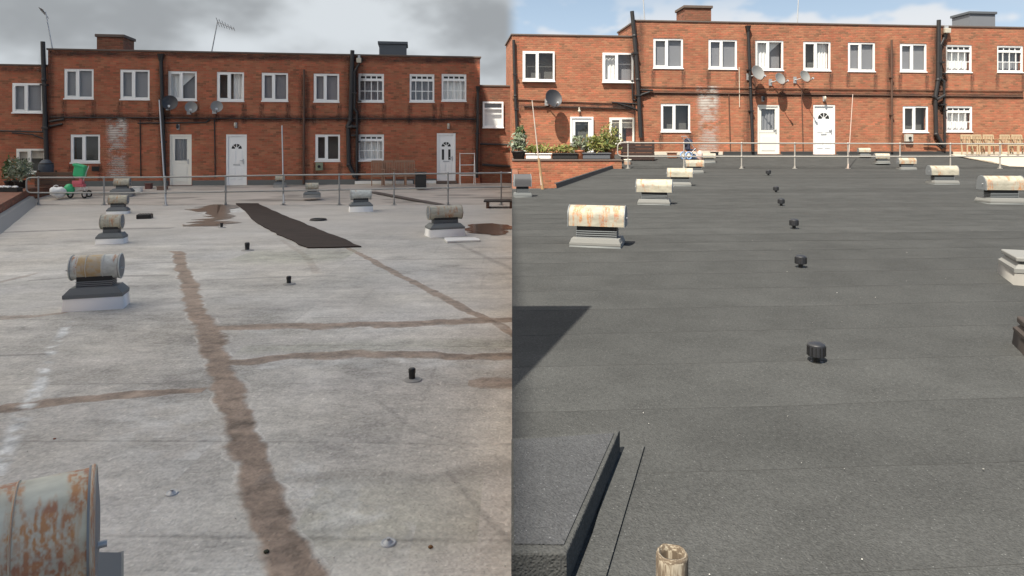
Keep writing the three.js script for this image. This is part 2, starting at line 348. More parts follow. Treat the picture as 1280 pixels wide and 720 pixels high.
function cable(root, f, pts, r, m = M.pipe, name = 'cable', w = 0.03) {
  const P = pts.map(([x, y]) => { const [u, v] = f.uv(x, y, w); return [u, v, w]; });
  const gs = []; for (let i = 1; i < P.length; i++) gs.push(rod(P[i - 1], P[i], r, r, 6));
  return mesh(name, gs, m, root);
}
function wallLamp(root, f, px, py, m = M.lamp) {
  const [u, v] = f.uv(px, py);
  const o = mesh('wall_lamp', [rbox(u - 0.05, u + 0.05, v - 0.1, v + 0.12, 0, 0.06)], M.galv, root);
  const g = new THREE.SphereGeometry(0.065, 14, 10); g.scale(0.8, 1.5, 0.9); g.translate(u, v + 0.03, 0.13); mesh('lamp_shade', g, m, o);
}
function dish(f, px, py, rpx, label, m) {
  const [u, v] = f.uv(px, py, 0.42), r = rpx * (f.D(px) - 0.4) / F;
  const t = thing('satellite_dish', label, 'satellite dish', f.world(u, v, 0.42), f.turn + 0.25);
  const pts = []; for (let i = 0; i <= 12; i++) { const q = i / 12 * r; pts.push(new THREE.Vector2(Math.max(q, 0.001), q * q / (r * 3.2))); }
  for (let i = 12; i >= 0; i--) { const q = i / 12 * r; pts.push(new THREE.Vector2(Math.max(q, 0.001), q * q / (r * 3.2) - 0.012)); }
  const g = new THREE.LatheGeometry(pts, 36); g.rotateX(Math.PI / 2 - 0.38); g.scale(0.96, 1.04, 1);
  mesh('reflector', g, m, t);
  mesh('arm', tube([[0, -r * 0.95, 0.1], [0, -r * 1.0, 0.25], [0, -r * 0.6, 0.46]], 0.014, 16), M.pipe, t);
  const lnb = new THREE.CylinderGeometry(0.045, 0.03, 0.12, 12); lnb.rotateX(1.1); lnb.translate(0, -r * 0.5, 0.47); mesh('receiver', lnb, M.galv, t);
  mesh('bracket', [rod([0, 0, -0.04], [0, -0.06, -0.2], 0.022), rod([0, -0.06, -0.2], [-0.1, -0.1, -0.42], 0.022), box(-0.18, -0.02, -0.24, 0.04, -0.43, -0.41)], M.galv, t);
}
M.dishDark = mat([0.03, 0.032, 0.038], 0.55); M.dishGrey = mat([0.20, 0.20, 0.195], 0.6);
function aerial(pos, h, lean, boom, label, down = 0) {
  const t = thing('television_aerial', label, 'aerial', pos);
  mesh('mast', rod([0, -down, 0], [lean, h, 0], 0.028, 0.022, 8), M.galv, t);
  const [bx, by] = boom, A = [lean, h - 0.08, 0], B = [lean + bx, h - 0.08 + by, 0.15];
  mesh('boom', rod(A, B, 0.02, 0.016, 6), M.galv, t);
  for (let i = 0; i <= 6; i++) { const k = i / 6, p = A.map((q, j) => q + (B[j] - q) * k), s = 0.2 - 0.02 * i; mesh('element', rod([p[0] - 0.05 * s, p[1] - s * 0.8, p[2] - s], [p[0] + 0.05 * s, p[1] + s * 0.8, p[2] + s], 0.012, 0.012, 5), M.galv, t); }
}
function chimney(root, f, x0, y0, x1, y1, vTop, m, capMat, zf) {
  const [a, b, , top] = f.rect(x0, y0, x1, y1, zf);
  const c = mesh('chimney', uvBox(box(a, b, vTop - 0.1, top - 0.1, zf - 1.1, zf)), m, root);
  mesh('chimney_cap', rbox(a - 0.06, b + 0.06, top - 0.098, top + 0.02, zf - 1.16, zf + 0.06, 0.015), capMat, c);
}
function sillRuns(root, rects) { rects.forEach(([a, b, c], i) => { for (const x of [a, b]) mesh('soot_stain', pane(x - 0.14, x + 0.14, c - 0.75 - 0.3 * hash(i, x * 50, 3), c - 0.05, 0.0095 + 0.0003 * (i % 9)), M.run, root); }); }
function stain(root, f, x0, y0, x1, y1, m = M.stain, name = 'lime_stain') { const [a, b, c, d] = f.rect(x0, y0, x1, y1); const g = pane(a, b, c, d, 0.006); mesh(name, g, m, root); }

const FL = new Facade(60, 26.5, 600, 28.9, BASEL);
const FR = new Facade(795, 28.7, 1280, 30.4, BASER);
const LEFT = {}, RIGHT = {};
{ // ------------------------------------------------ left house, main block
  const f = FL, r = (...a) => f.rect(...a), u1 = f.uv(600, 150)[0], vTop = f.uv(300, 67)[1];
  const up = [[80, 86, 117, 123, 'two', 'blind'], [150, 87, 187, 124, 'two', 'blind'], [210, 89, 246, 125, 'two', 'swept'], [271, 90, 305, 126, 'two', 'right'], [327, 91, 360, 126, 'two', 'blind'], [392, 92, 424, 127, 'two', 'blind'], [448, 92, 480, 127, 'grid', 'blind'], [512, 92.5, 543, 127, 'grid', 'blind'], [552, 92.5, 583, 126, 'grid', 'net'], [88, 168, 125, 203, 'two', 'dark'], [394, 168, 425, 201, 'two', 'dark'], [448, 168, 480, 200.5, 'grid', 'net']];
  const doors = [[212, 168, 239.5, 231.5, 'glazed', true], [282.5, 168, 308.5, 232, 'fan', false], [546, 166.5, 569.5, 226, 'arched', false]];
  const holes = [...up, ...doors].map(w => r(...w.slice(0, 4)));
  const t = LEFT.house = block('brick_house', 'red brick two storey block, grey light tinted in, left half of view', f, 0, u1, vTop, -0.6, 3.0, holes, M.brickOvercast);
  up.forEach((w, i) => windowAt(t, holes[i], w[4], w[5])); sillRuns(t, holes.slice(0, up.length));
  doors.forEach((w, i) => doorAt(t, holes[up.length + i], w[4], w[5]));
  stain(t, f, 130, 146, 163, 222); stain(t, f, 62, 66, 600, 78, M.soot, 'soot_stain'); stain(t, f, 62, 141, 598, 156, M.soot, 'soot_stain');
  chimney(t, f, 121, 43.5, 154, 64, vTop, M.brickDark, M.coping, -1.2); chimney(t, f, 474, 52.5, 508, 71, vTop, M.slate, M.slate, -1.2);
  downpipe(t, f, [[201, 72], [206, 230]], 0.065, M.pipe, { hopper: true });
  downpipe(t, f, [[380, 87], [379.5, 230]], 0.045, M.rustPipe);
  downpipe(t, f, [[440.5, 63], [438, 150], [435, 158], [436, 206], [444, 222]], 0.085, M.pipe);
  downpipe(t, f, [[451, 76], [443, 90], [443, 136], [446, 140], [446, 228]], 0.05, M.pipe, { hopper: true });
  downpipe(t, f, [[434, 160], [440, 158], [446, 159]], 0.06, M.pipe, { brackets: false, w: 0.16 });
  downpipe(t, f, [[597.5, 112], [596, 222]], 0.06, M.pipe, { hopper: true });
  cable(t, f, [[62, 146.5], [300, 148], [598, 149]], 0.022, M.pipe); cable(t, f, [[172, 154], [258, 153], [262, 149]], 0.03, M.pipe);
  cable(t, f, [[175, 150], [176, 222]], 0.02); cable(t, f, [[268, 150], [269, 222]], 0.022); cable(t, f, [[62, 152], [80, 149]], 0.05, M.pipe, 'waste_pipe', 0.09);
  cable(t, f, [[62, 158], [78, 155]], 0.05, M.pipe, 'waste_pipe', 0.09);
  wallLamp(t, f, 295, 157); wallLamp(t, f, 560.5, 158); wallLamp(t, f, 223, 159, M.dishDark);
  { const [a, b, c, d] = r(446, 73, 452, 79); const fl = mesh('floodlight', rbox(a, b, c, d, 0.06, 0.2, 0.02), M.lamp, t); mesh('bracket', box(a + 0.05, b - 0.05, d, d + 0.12, 0, 0.1), M.galv, fl); }
  { const [a, b, c, d] = r(115, 208, 124, 214); const gr = mesh('air_grille', box(a, b, c, d, 0, 0.03), M.dark, t); const sl = []; for (let i = 0; i < 4; i++) sl.push(box(a + 0.02, b - 0.02, c + 0.02 + i * (d - c) / 4, c + 0.04 + i * (d - c) / 4, 0.03, 0.045)); mesh('slat', sl, M.pipe, gr); }
  { const [a, b, c, d] = r(395, 203, 404, 213); const gr = mesh('flue_cowl', rbox(a, b, c, d, 0, 0.14), mat([0.22, 0.24, 0.16], 0.8), t); mesh('flue_outlet', rod([(a + b) / 2, (c + d) / 2, 0.14], [(a + b) / 2, (c + d) / 2, 0.2], 0.06), M.dark, gr); }
  { // felt turned up the foot of the wall, between the doors
    for (const [a, b] of [[64, 211], [240.5, 281.5], [309.5, 545]]) { const p = f.uv(a, 228)[0], q = f.uv(b, 228)[0]; mesh('upstand', rbox(p, q, -0.15, 0.2, 0.002, 0.05, 0.01), mat([0.13, 0.135, 0.13], 0.85), t); }
  }
  for (let i = 0; i < 16; i++) { const [u, v] = f.uv(300 + (i * 97) % 280, [133, 158, 205][i % 3] + (i * 31) % 9); void u; void v; }
  dish(f, 212.5, 129.5, 9.5, 'large dark grey dish beside the black downpipe on left brick wall', M.dishDark);
  dish(f, 239, 135, 7.5, 'middle grey dish of three under the swept curtain window, dull wall', M.dishGrey);
  dish(f, 271, 134, 7.5, 'pale dish left of the white fan light door, under the half curtained window', M.dishGrey);
}
{ // left low wing
  const f = FL, a = f.uv(-40, 150)[0], b = f.uv(58, 150)[0], vTop = f.uv(20, 82)[1];
  const W = [[15, 104, 53.5, 140.5], [20, 186, 58, 216]], holes = W.map(w => f.rect(...w)); holes[1][1] = Math.min(holes[1][1], b - 0.05);
  const t = block('low_brick_wing', 'lower brick wing at far left edge under grey sky, behind potted plants', f, a, b - 0.003, vTop, -0.6, 3.0, holes, M.brickOvercast, -0.1);
  windowAt(t, holes[0], 'two', 'blind'); windowAt(t, holes[1], 'two', 'kitchen', M.upvcCream);
  stain(t, f, 0, 82, 57, 92, M.soot, 'soot_stain');
  downpipe(t, f, [[53.5, 52], [55, 100], [57, 160], [59, 214]], 0.08, M.pipe, { w: 0.12 });
  cable(t, f, [[-20, 163], [54, 165], [60, 160]], 0.035, M.pipe, 'waste_pipe', 0.05); cable(t, f, [[15, 166], [40, 168], [56, 174]], 0.03, M.pipe, 'waste_pipe', 0.05);
  cable(t, f, [[55, 140], [54, 165]], 0.04, M.pipe, 'waste_pipe', 0.05);
}
{ // left right-hand low wing
  const f = FL, a = f.uv(600, 150)[0], b = f.uv(639.6, 150)[0], vTop = f.uv(620, 108)[1];
  const h = [f.rect(600, 127, 629.5, 159)]; h[0][0] = a + 0.12;
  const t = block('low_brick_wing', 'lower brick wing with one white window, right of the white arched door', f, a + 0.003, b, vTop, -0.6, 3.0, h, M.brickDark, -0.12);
  windowAt(t, h[0], 'top');
  cable(t, f, [[600, 180], [638, 181]], 0.05, M.pipe, 'waste_pipe', 0.0); cable(t, f, [[603, 206], [638, 208]], 0.06, M.pipe, 'waste_pipe', 0.0);
}
{ // ------------------------------------------------ right house, main block
  const f = FR, r = (...a) => f.rect(...a), u1 = f.uv(1420, 150)[0], vTop = f.uv(1000, 30.5)[1];
  const up = [[816.5, 48, 854, 85, 'two', 'blind'], [885.5, 49.5, 921.5, 86, 'two', 'blind'], [944, 50.5, 979.5, 87.5, 'two', 'swept'], [1004, 52, 1038.5, 88, 'two', 'right'], [1060, 53, 1094, 89, 'two', 'blind'], [1125, 54.5, 1158.5, 89.5, 'two', 'blind'], [1182.5, 56, 1215, 90, 'grid', 'net'], [1246.5, 57, 1279, 90, 'grid', 'blind'], [826, 129.5, 863, 164.5, 'two', 'dark'], [1128.5, 132.5, 1160.5, 165, 'two', 'dark'], [1183, 132.5, 1215.5, 164.5, 'grid', 'net']];
  const doors = [[947, 131, 974.5, 192.5, 'glazed', true], [1016.5, 131, 1044, 193, 'fan', false]];
  const holes = [...up, ...doors].map(w => r(...w.slice(0, 4)));
  const t = RIGHT.house = block('brick_house', 'sunlit orange brick two storey block under blue sky, right half of view', f, 0, u1, vTop, -0.6, 3.0, holes);
  up.forEach((w, i) => windowAt(t, holes[i], w[4], w[5])); sillRuns(t, holes.slice(0, up.length));
  doors.forEach((w, i) => doorAt(t, holes[up.length + i], w[4], w[5]));
  stain(t, f, 868, 106, 902, 193); stain(t, f, 797, 113, 1279, 125, M.soot, 'soot_stain');
  chimney(t, f, 856, 7.5, 889, 26, vTop, M.brickDark, M.coping, -1.2); chimney(t, f, 1212, 15, 1244, 33, vTop, mat([0.17, 0.18, 0.2], 0.8), M.slate, -1.2);
  downpipe(t, f, [[935, 36], [938, 110], [941, 190]], 0.06, M.pipe, { hopper: true });
  downpipe(t, f, [[1114.5, 50], [1115, 190]], 0.045, M.rustPipe);
  downpipe(t, f, [[1173.5, 25], [1172.5, 100], [1169, 122], [1170, 168], [1180, 184]], 0.085, M.pipe);
  downpipe(t, f, [[1181, 46], [1176, 56], [1176, 98], [1180, 102], [1181, 184]], 0.05, M.pipe, { hopper: true });
  downpipe(t, f, [[1166, 120], [1172, 124], [1181, 119]], 0.06, M.pipe, { brackets: false, w: 0.16 });
  cable(t, f, [[797, 108], [940, 110.5], [1279, 114]], 0.018, M.rustPipe); cable(t, f, [[797, 115.5], [1000, 118], [1279, 121]], 0.025, M.rustPipe, 'cable');
  cable(t, f, [[911, 118], [913, 190]], 0.02, M.rustPipe); cable(t, f, [[1002, 112], [1004, 190]], 0.02, M.rustPipe); cable(t, f, [[924, 84], [924.5, 134]], 0.015, M.cream);
  cable(t, f, [[797, 112], [816, 113]], 0.05, M.pipe, 'waste_pipe', 0.09); cable(t, f, [[797, 120], [812, 115]], 0.05, M.pipe, 'waste_pipe', 0.09); cable(t, f, [[1155, 180], [1170, 181], [1178, 186]], 0.035, M.pipe, 'waste_pipe', 0.1);
  wallLamp(t, f, 1029.5, 124); wallLamp(t, f, 953, 124, M.dishDark);
  { const [a, b, c, d] = r(1178, 36, 1185, 42); const fl = mesh('floodlight', rbox(a, b, c, d, 0.06, 0.2, 0.02), M.lamp, t); mesh('bracket', box(a + 0.05, b - 0.05, d, d + 0.12, 0, 0.1), M.galv, fl); }
  { const [a, b, c, d] = r(1130, 168, 1139, 177); const gr = mesh('flue_cowl', rbox(a, b, c, d, 0, 0.14), mat([0.5, 0.48, 0.42], 0.8), t); mesh('flue_outlet', rod([(a + b) / 2, (c + d) / 2, 0.14], [(a + b) / 2, (c + d) / 2, 0.2], 0.06), M.dark, gr); }
  for (const [a, b] of [[904, 946], [975.5, 1015.5], [1045, 1190]]) { const p = f.uv(a, 190)[0], q = f.uv(b, 190)[0]; mesh('upstand', rbox(p, q, -0.12, 0.13, 0.002, 0.05, 0.01), M.felt, t); }
  { const p = f.uv(1191, 190)[0]; mesh('upstand', rbox(p, u1, -0.12, 0.1, 0.002, 0.06, 0.01), M.cream, t); const q = f.uv(817, 190)[0], s = f.uv(903, 190)[0]; mesh('upstand', rbox(q, s, -0.12, 0.12, 0.002, 0.05, 0.01), M.cream, t); }
  dish(f, 946, 92, 9.5, 'largest grey dish of the sunlit main block, beside its black downpipe', M.dishGrey);
  dish(f, 974, 99, 7.5, 'middle grey dish of three on the sunlit main block', M.dishGrey);
  dish(f, 1005, 96, 7.5, 'pale dish above the sunlit white fan light door', M.dishGrey);
}
{ // right low wing
  const f = FR, a = f.uv(640.4, 120)[0], b = f.uv(794, 120)[0], vTop = f.uv(720, 45)[1];
  const W = [[653.5, 64, 693.5, 101], [753.5, 66, 792, 102.5], [762, 147, 799, 179]], D = [713, 146, 742, 194];
  const holes = [...W, D].map(w => f.rect(...w)); holes[1][1] = Math.min(holes[1][1], b - 0.03); holes[2][1] = b - 0.03;
  const t = block('low_brick_wing', 'lower sunlit brick wing beside the middle of the view, behind the planters', f, a, b - 0.003, vTop, -0.6, 3.0, holes, M.brick, -0.1);
  windowAt(t, holes[0], 'two', 'dark'); windowAt(t, holes[1], 'two', 'left'); windowAt(t, holes[2], 'two', 'kitchen', M.upvcCream); doorAt(t, holes[3], 'full');
  cable(t, f, [[641, 124], [700, 127], [790, 130]], 0.02, M.rustPipe, 'cable', -0.07); cable(t, f, [[655, 133], [720, 134], [792, 136]], 0.035, M.rustPipe, 'cable', -0.06);
  stain(t, f, 642, 128, 793, 138, M.soot, 'soot_stain');
  downpipe(t, f, [[642, 50], [644, 120], [647, 180]], 0.06, M.pipe, { w: 0 });
  downpipe(t, f, [[790, 14], [793, 45], [797, 100], [801, 172]], 0.085, M.pipe, { w: 0.14 });
  cable(t, f, [[790, 100], [791, 125], [798, 126]], 0.04, M.pipe, 'waste_pipe', 0); cable(t, f, [[772, 129], [788, 134], [798, 138]], 0.04, M.pipe, 'waste_pipe', 0); cable(t, f, [[765, 128], [796, 130]], 0.04, M.pipe, 'waste_pipe', 0);
  { const [u, v] = f.uv(724, 139); const g = new THREE.SphereGeometry(0.065, 14, 10); g.translate(u, v, 0.03); mesh('wall_lamp', [g, rbox(u - 0.03, u + 0.03, v + 0.02, v + 0.16, -0.1, 0.02)], M.lamp, t); }
  dish(f, 691, 124, 11.5, 'black round dish on the low sunlit wing left of its door', M.dishDark);
}
// aerials on the roofs
aerial(FL.world(FL.uv(66, 62, -1.5)[0], FL.uv(62, 64, -1.5)[1], -1.5), 1.62, -0.3, [-0.12, 0.16], 'thin aerial leaning left above the roof corner, grey sky side');
aerial(FL.world(FL.uv(264, 66, -1.5)[0], FL.uv(264, 68, -1.5)[1], -1.5), 1.45, 0.28, [0.75, -0.32], 'television aerial with a side boom in the middle of the grey sky roof');
aerial(FR.world(FR.uv(806, 27, -1.5)[0], FR.uv(800, 27, -1.5)[1], -1.5), 1.5, -0.1, [-0.3, 0.1], 'faint mast at the left corner of the sunlit roof', 0.1);
aerial(FR.world(FR.uv(996, 32, -1.2)[0], FR.uv(996, 32, -1.2)[1], -1.2), 1.6, 0.1, [0.4, 0.1], 'thin mast in the middle of the sunlit roofline', 0.2);

// ---------------------------------------------------------------- left roof: old grey covering
const Lb = (pts, horizontal) => { // a line on the roof: [x or depth, centre, half width] rows sorted
  const q = pts.map(([px, py, hw]) => { const p = L(px, py), d = -p[2]; return horizontal ? [p[0], d, Math.abs(-L(px, py - hw)[2] - -L(px, py + hw)[2]) / 2] : [d, p[0], hw * d / F]; });
  return q.sort((a, b) => a[0] - b[0]);
};
function across(line, t) { // [centre, half width] at t or null
  if (t < line[0][0] || t > line[line.length - 1][0]) return null;
  let i = 1; while (line[i][0] < t) i++;
  const a = line[i - 1], b = line[i], k = (t - a[0]) / (b[0] - a[0] || 1);
  return [a[1] + (b[1] - a[1]) * k, a[2] + (b[2] - a[2]) * k];
}
const bands = [ [1, 'chalk', 0.9, [[283, 263, 4], [300, 257, 8], [313, 263, 3]]], [1, 'moss', 0.35, [[380, 640, 40], [480, 650, 60], [600, 640, 40]]], [1, 'chalk', 0.3, [[150, 500, 12], [200, 530, 30], [262, 560, 40]]], [1, 'chalk', 0.4, [[360, 590, 20], [420, 640, 40], [520, 660, 40]]], // horizontal?, colour kind, strength, points
  [0, 'dirt', 1, [[221, 314, 8], [235, 350, 10], [243, 380, 12], [262, 420, 15], [272, 460, 17], [282, 482, 19], [300, 540, 21], [317, 600, 24], [331, 645, 25], [350, 680, 27], [369, 716, 33], [375, 730, 35]]],
  [1, 'dirt', 0.95, [[-10, 513, 6], [70, 503, 6], [130, 497, 5], [200, 491, 4.5], [256, 488, 3]]],
  [1, 'dirt', 0.9, [[266, 411, 2.5], [320, 409.5, 4], [420, 408, 4], [480, 406, 4], [560, 403.5, 4], [620, 401, 4], [642, 400, 3]]],
  [1, 'dirt', 0.9, [[285, 454, 3], [320, 452, 5.5], [380, 446, 5], [450, 443, 5], [500, 443, 4.5], [560, 446, 4], [642, 446, 4]]],
  [1, 'dirt', 0.7, [[585, 479, 3], [605, 480, 6], [642, 481, 7]]],
  [1, 'dirt', 0.6, [[-10, 398, 3], [40, 396, 2], [84, 391, 1.5]]],
  [1, 'dirt', 0.5, [[-10, 354, 6], [20, 348, 8], [34, 346, 1]]],
  [1, 'dark', 0.5, [[34, 351, 1], [100, 346, 1], [212, 344, 1]]],
  [1, 'dark', 0.35, [[156, 331, 0.8], [216, 328, 0.8]]], [1, 'dark', 0.4, [[252, 350, 0.9], [330, 347, 0.9], [420, 345, 0.8]]],
  [1, 'dark', 0.6, [[-10, 291, 0.9], [100, 287, 0.9], [216, 285, 0.9]]], [1, 'dark', 0.5, [[-10, 446, 1], [60, 443, 1]]],
  [1, 'dark', 0.28, [[320, 601, 8], [420, 597, 9], [540, 597, 9], [642, 588, 12]]],
  [1, 'dark', 0.3, [[440, 326, 0.8], [540, 324, 0.9], [642, 323, 0.9]]], [1, 'dark', 0.3, [[300, 390, 0.8], [330, 389, 0.9]]],
  [0, 'dirt', 0.85, [[428, 306, 3], [465, 326, 6], [500, 345, 6], [540, 364, 7], [575, 384, 8], [620, 405, 8], [648, 422, 8]]],
  [0, 'dark', 0.35, [[540, 290, 3], [600, 318, 4], [648, 340, 5]]], [0, 'dirt', 0.3, [[352, 300, 3], [385, 322, 5], [398, 342, 6]]],
  [0, 'dark', 0.3, [[560, 590, 4], [600, 640, 5], [648, 690, 6]]], [0, 'dark', 0.22, [[470, 500, 3], [520, 540, 5], [600, 560, 4]]],
  [0, 'chalk', 1.0, [[88, 402, 5], [64, 440, 7], [45, 490, 9], [30, 520, 10], [12, 562, 10], [-6, 596, 9]]],
  [1, 'chalk', 0.35, [[320, 461, 5], [380, 456, 5], [450, 452, 6], [560, 454, 6], [642, 456, 5]]], [1, 'chalk', 0.25, [[270, 417, 3], [420, 414, 4], [560, 410, 4], [640, 409, 4]]],
  [1, 'moss', 0.5, [[300, 320, 6], [360, 322, 8], [440, 318, 6]]], [1, 'moss', 0.3, [[300, 438, 5], [480, 432, 6], [640, 430, 6]]],
].map(([h, kind, k, p]) => [h, kind, k, Lb(p, h)]);
const COL = { dirt: [0.27, 0.205, 0.158], dark: [0.15, 0.14, 0.13], chalk: [0.56, 0.56, 0.54], moss: [0.33, 0.33, 0.25] };
let relief = 0;                                            // height of the covering at the last point asked for
function oldRoof(x, d, o, fine) {
  const lap = Math.abs(((d + 0.05 * Math.sin(x * 0.7)) / 1.04) % 1 - 0.5);
  const big = fbm(x * 0.35 + 40, d * 0.35, 101, 4) - 0.5, mid = fbm(x * 1.1 + 11, d * 2.4, 103, 4) - 0.5, streak = fbm(x * 0.9 + 80, d * 7, 105, 4) - 0.5;
  const sp = noise(x * 60, d * 60, 107) - 0.5, sp2 = fbm(x * 9 + 20, d * 14, 109, 3) - 0.5;
  const row = Math.floor((d + 0.05 * Math.sin(x * 0.7)) / 1.04 + 0.5), bay = Math.floor(x / 2.7 + hash(row, 3, 8) * 2), blot = fbm(x * 2.3 + 3, d * 2.9, 137, 4) - 0.5;
  let k = 1 + 0.5 * big + 0.34 * mid + 0.2 * streak + 0.3 * sp2 + 0.3 * sp + 0.3 * blot + 0.13 * (hash(row, bay, 15) - 0.5);
  const seamX = Math.abs((x / 2.7 + hash(row, 3, 8) * 2) - bay - 0.5); k *= 1 - 0.1 * smooth(0.49, 0.5, seamX);
  k += 0.16 * smooth(0.57, 0.72, fbm(x * 1.3 + 60, d * 1.7, 139, 5)) - 0.16 * smooth(0.6, 0.75, fbm(x * 1.6 + 90, d * 2.2, 145, 5));
  if (fine) {
    const wx = x + 0.16 * (fbm(x * 1.7, d * 1.7, 121, 3) - 0.5) * 2, wd = d + 0.35 * (fbm(x * 1.3 + 5, d * 1.3, 123, 3) - 0.5);
    k += 0.26 * (noise(wx * 9, wd * 70, 111) - 0.5) * smooth(3.6, 2.7, d) + 0.16 * (noise(x * 170, d * 170, 113) - 0.5) + 0.12 * (noise(x * 14, d * 55, 115) - 0.5);
    const cr = Math.abs(fbm(x * 3.2 + 7, d * 5, 127, 4) - 0.5); k -= 0.05 * smooth(0.012, 0, cr);
    if (noise(x * 38, d * 38, 131) > 0.93) k += 0.3;
  }
  const tint = fbm(x * 0.6 + 4, d * 0.6 + 9, 133, 3) - 0.5, ti2 = fbm(x * 1.5, d * 1.9 + 19, 135, 3) - 0.5;
  k *= 1 - 0.26 * smooth(0.482, 0.5, lap) * smooth(0.35, 0.6, fbm(x * 0.8, row * 3.3, 147, 3));
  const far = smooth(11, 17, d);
  let r = 0.475 * k, g = 0.45 * k, b = 0.41 * k;
  r *= 1 + 0.07 * tint + 0.05 * ti2; g *= 1 + 0.05 * ti2; b *= 1 - 0.1 * tint;
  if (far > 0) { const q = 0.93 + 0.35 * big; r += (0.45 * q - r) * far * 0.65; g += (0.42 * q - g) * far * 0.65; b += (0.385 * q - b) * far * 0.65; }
  const n1 = fbm(x * 2.6, d * 2.6, 141, 4) - 0.5, n2 = fbm(x * 8, d * 8, 143, 3) - 0.5; let mask = 0;
  for (const [h, kind, s, line] of bands) {
    const t = across(line, h ? x : d); if (!t) continue;
    const off = Math.abs((h ? d : x) - t[0] + (n1 * 1.0 + n2 * 0.55 + sp2 * 0.2) * Math.min(0.26, t[1] * 1.25)), hw = t[1];
    const soft = kind === 'dirt' ? 0.3 : 0.7;
    let a = s * (1 - smooth(hw * (1 - soft), hw * (1 + soft), off)); if (a <= 0) continue;
    if (kind === 'dirt') { mask = Math.max(mask, a); if (fine) { const cr = smooth(0.02, 0, Math.abs(fbm(x * 9, d * 6, 161, 3) - 0.5)); r *= 1 - 0.35 * a * cr; g *= 1 - 0.35 * a * cr; b *= 1 - 0.35 * a * cr; } }
    if (kind === 'chalk') a *= smooth(0.35, 0.6, fbm(x * 7, d * 9, 151, 3));
    const c = COL[kind], v = 1 + 0.6 * n2 + 0.55 * sp2 + 0.3 * sp + 0.5 * (noise(x * 4, d * 11, 153) - 0.5) + 0.35 * (fbm(x * 22, d * 22, 155, 2) - 0.5);
    r += (c[0] * v - r) * a; g += (c[1] * v - g) * a; b += (c[2] * v - b) * a;
    if (kind === 'dirt' && s > 0.8) { const rim = smooth(hw * 0.95, hw * 1.15, off) * smooth(hw * 1.9, hw * 1.2, off); const rr = rim * smooth(0.45, 0.65, fbm(x * 3, d * 4, 157, 3)); if (rr > 0) { r += 0.1 * rr; g += 0.1 * rr; b += 0.095 * rr; } }
  }
  if (fine) relief = 0.45 + 0.3 * mask * (0.6 + 0.8 * n2) + 0.12 * (noise(x * 90, d * 90, 159) - 0.5) + 0.22 * n2 + 0.16 * sp2 - 0.04 * smooth(0.012, 0, Math.abs(fbm(x * 3.2 + 7, d * 5, 127, 4) - 0.5)) - 0.25 * smooth(0.475, 0.5, lap);
  o[0] = r; o[1] = g; o[2] = b;
}
function roofSheet(name, x0, x1, d0, d1, y, nx, nd, m, parent) {      // uv 0..1 over the sheet
  const g = new THREE.PlaneGeometry(1, 1, nx, nd), p = g.attributes.position, uv = g.attributes.uv;
  for (let i = 0; i < p.count; i++) { const s = uv.getX(i), t = uv.getY(i), x = x0 + (x1 - x0) * s, d = d0 + (d1 - d0) * t; p.setXYZ(i, x, y(x, d), -d); }
  g.computeVertexNormals(); return mesh(name, g, m, parent);
}
const NX0 = -5.9, ND0 = 1.2, ND1 = 7.6, FX0 = -19;
const reliefs = new Float32Array(2048 * 2048); let reliefAt = 0;
const nearTex = tex(2048, 2048, (u, v, o) => { oldRoof(NX0 + (0 - NX0) * u, ND0 + (ND1 - ND0) * v, o, true); reliefs[reliefAt++] = relief; }, { repeat: false });
let reliefBack = 0;
const nearBump = tex(2048, 2048, grey(() => clamp(reliefs[reliefBack++])), { srgb: false, repeat: false });
const farTex = tex(2048, 2048, (u, v, o) => oldRoof(FX0 + (0 - FX0) * u, -2 + (DRL + 2) * v, o, false), { repeat: false });
const gritBump = tex(512, 512, grey((u, v) => 0.6 * noise(u * 256, v * 256, 161, 256, 256) + 0.4 * fbm(u * 24, v * 64, 163, 3, 24, 64)), { srgb: false });
const leftRoof = new THREE.Group(); leftRoof.name = 'flat_roof'; struct(leftRoof, 'old weathered grey flat roof with brown dirt seams'); scene.add(leftRoof);
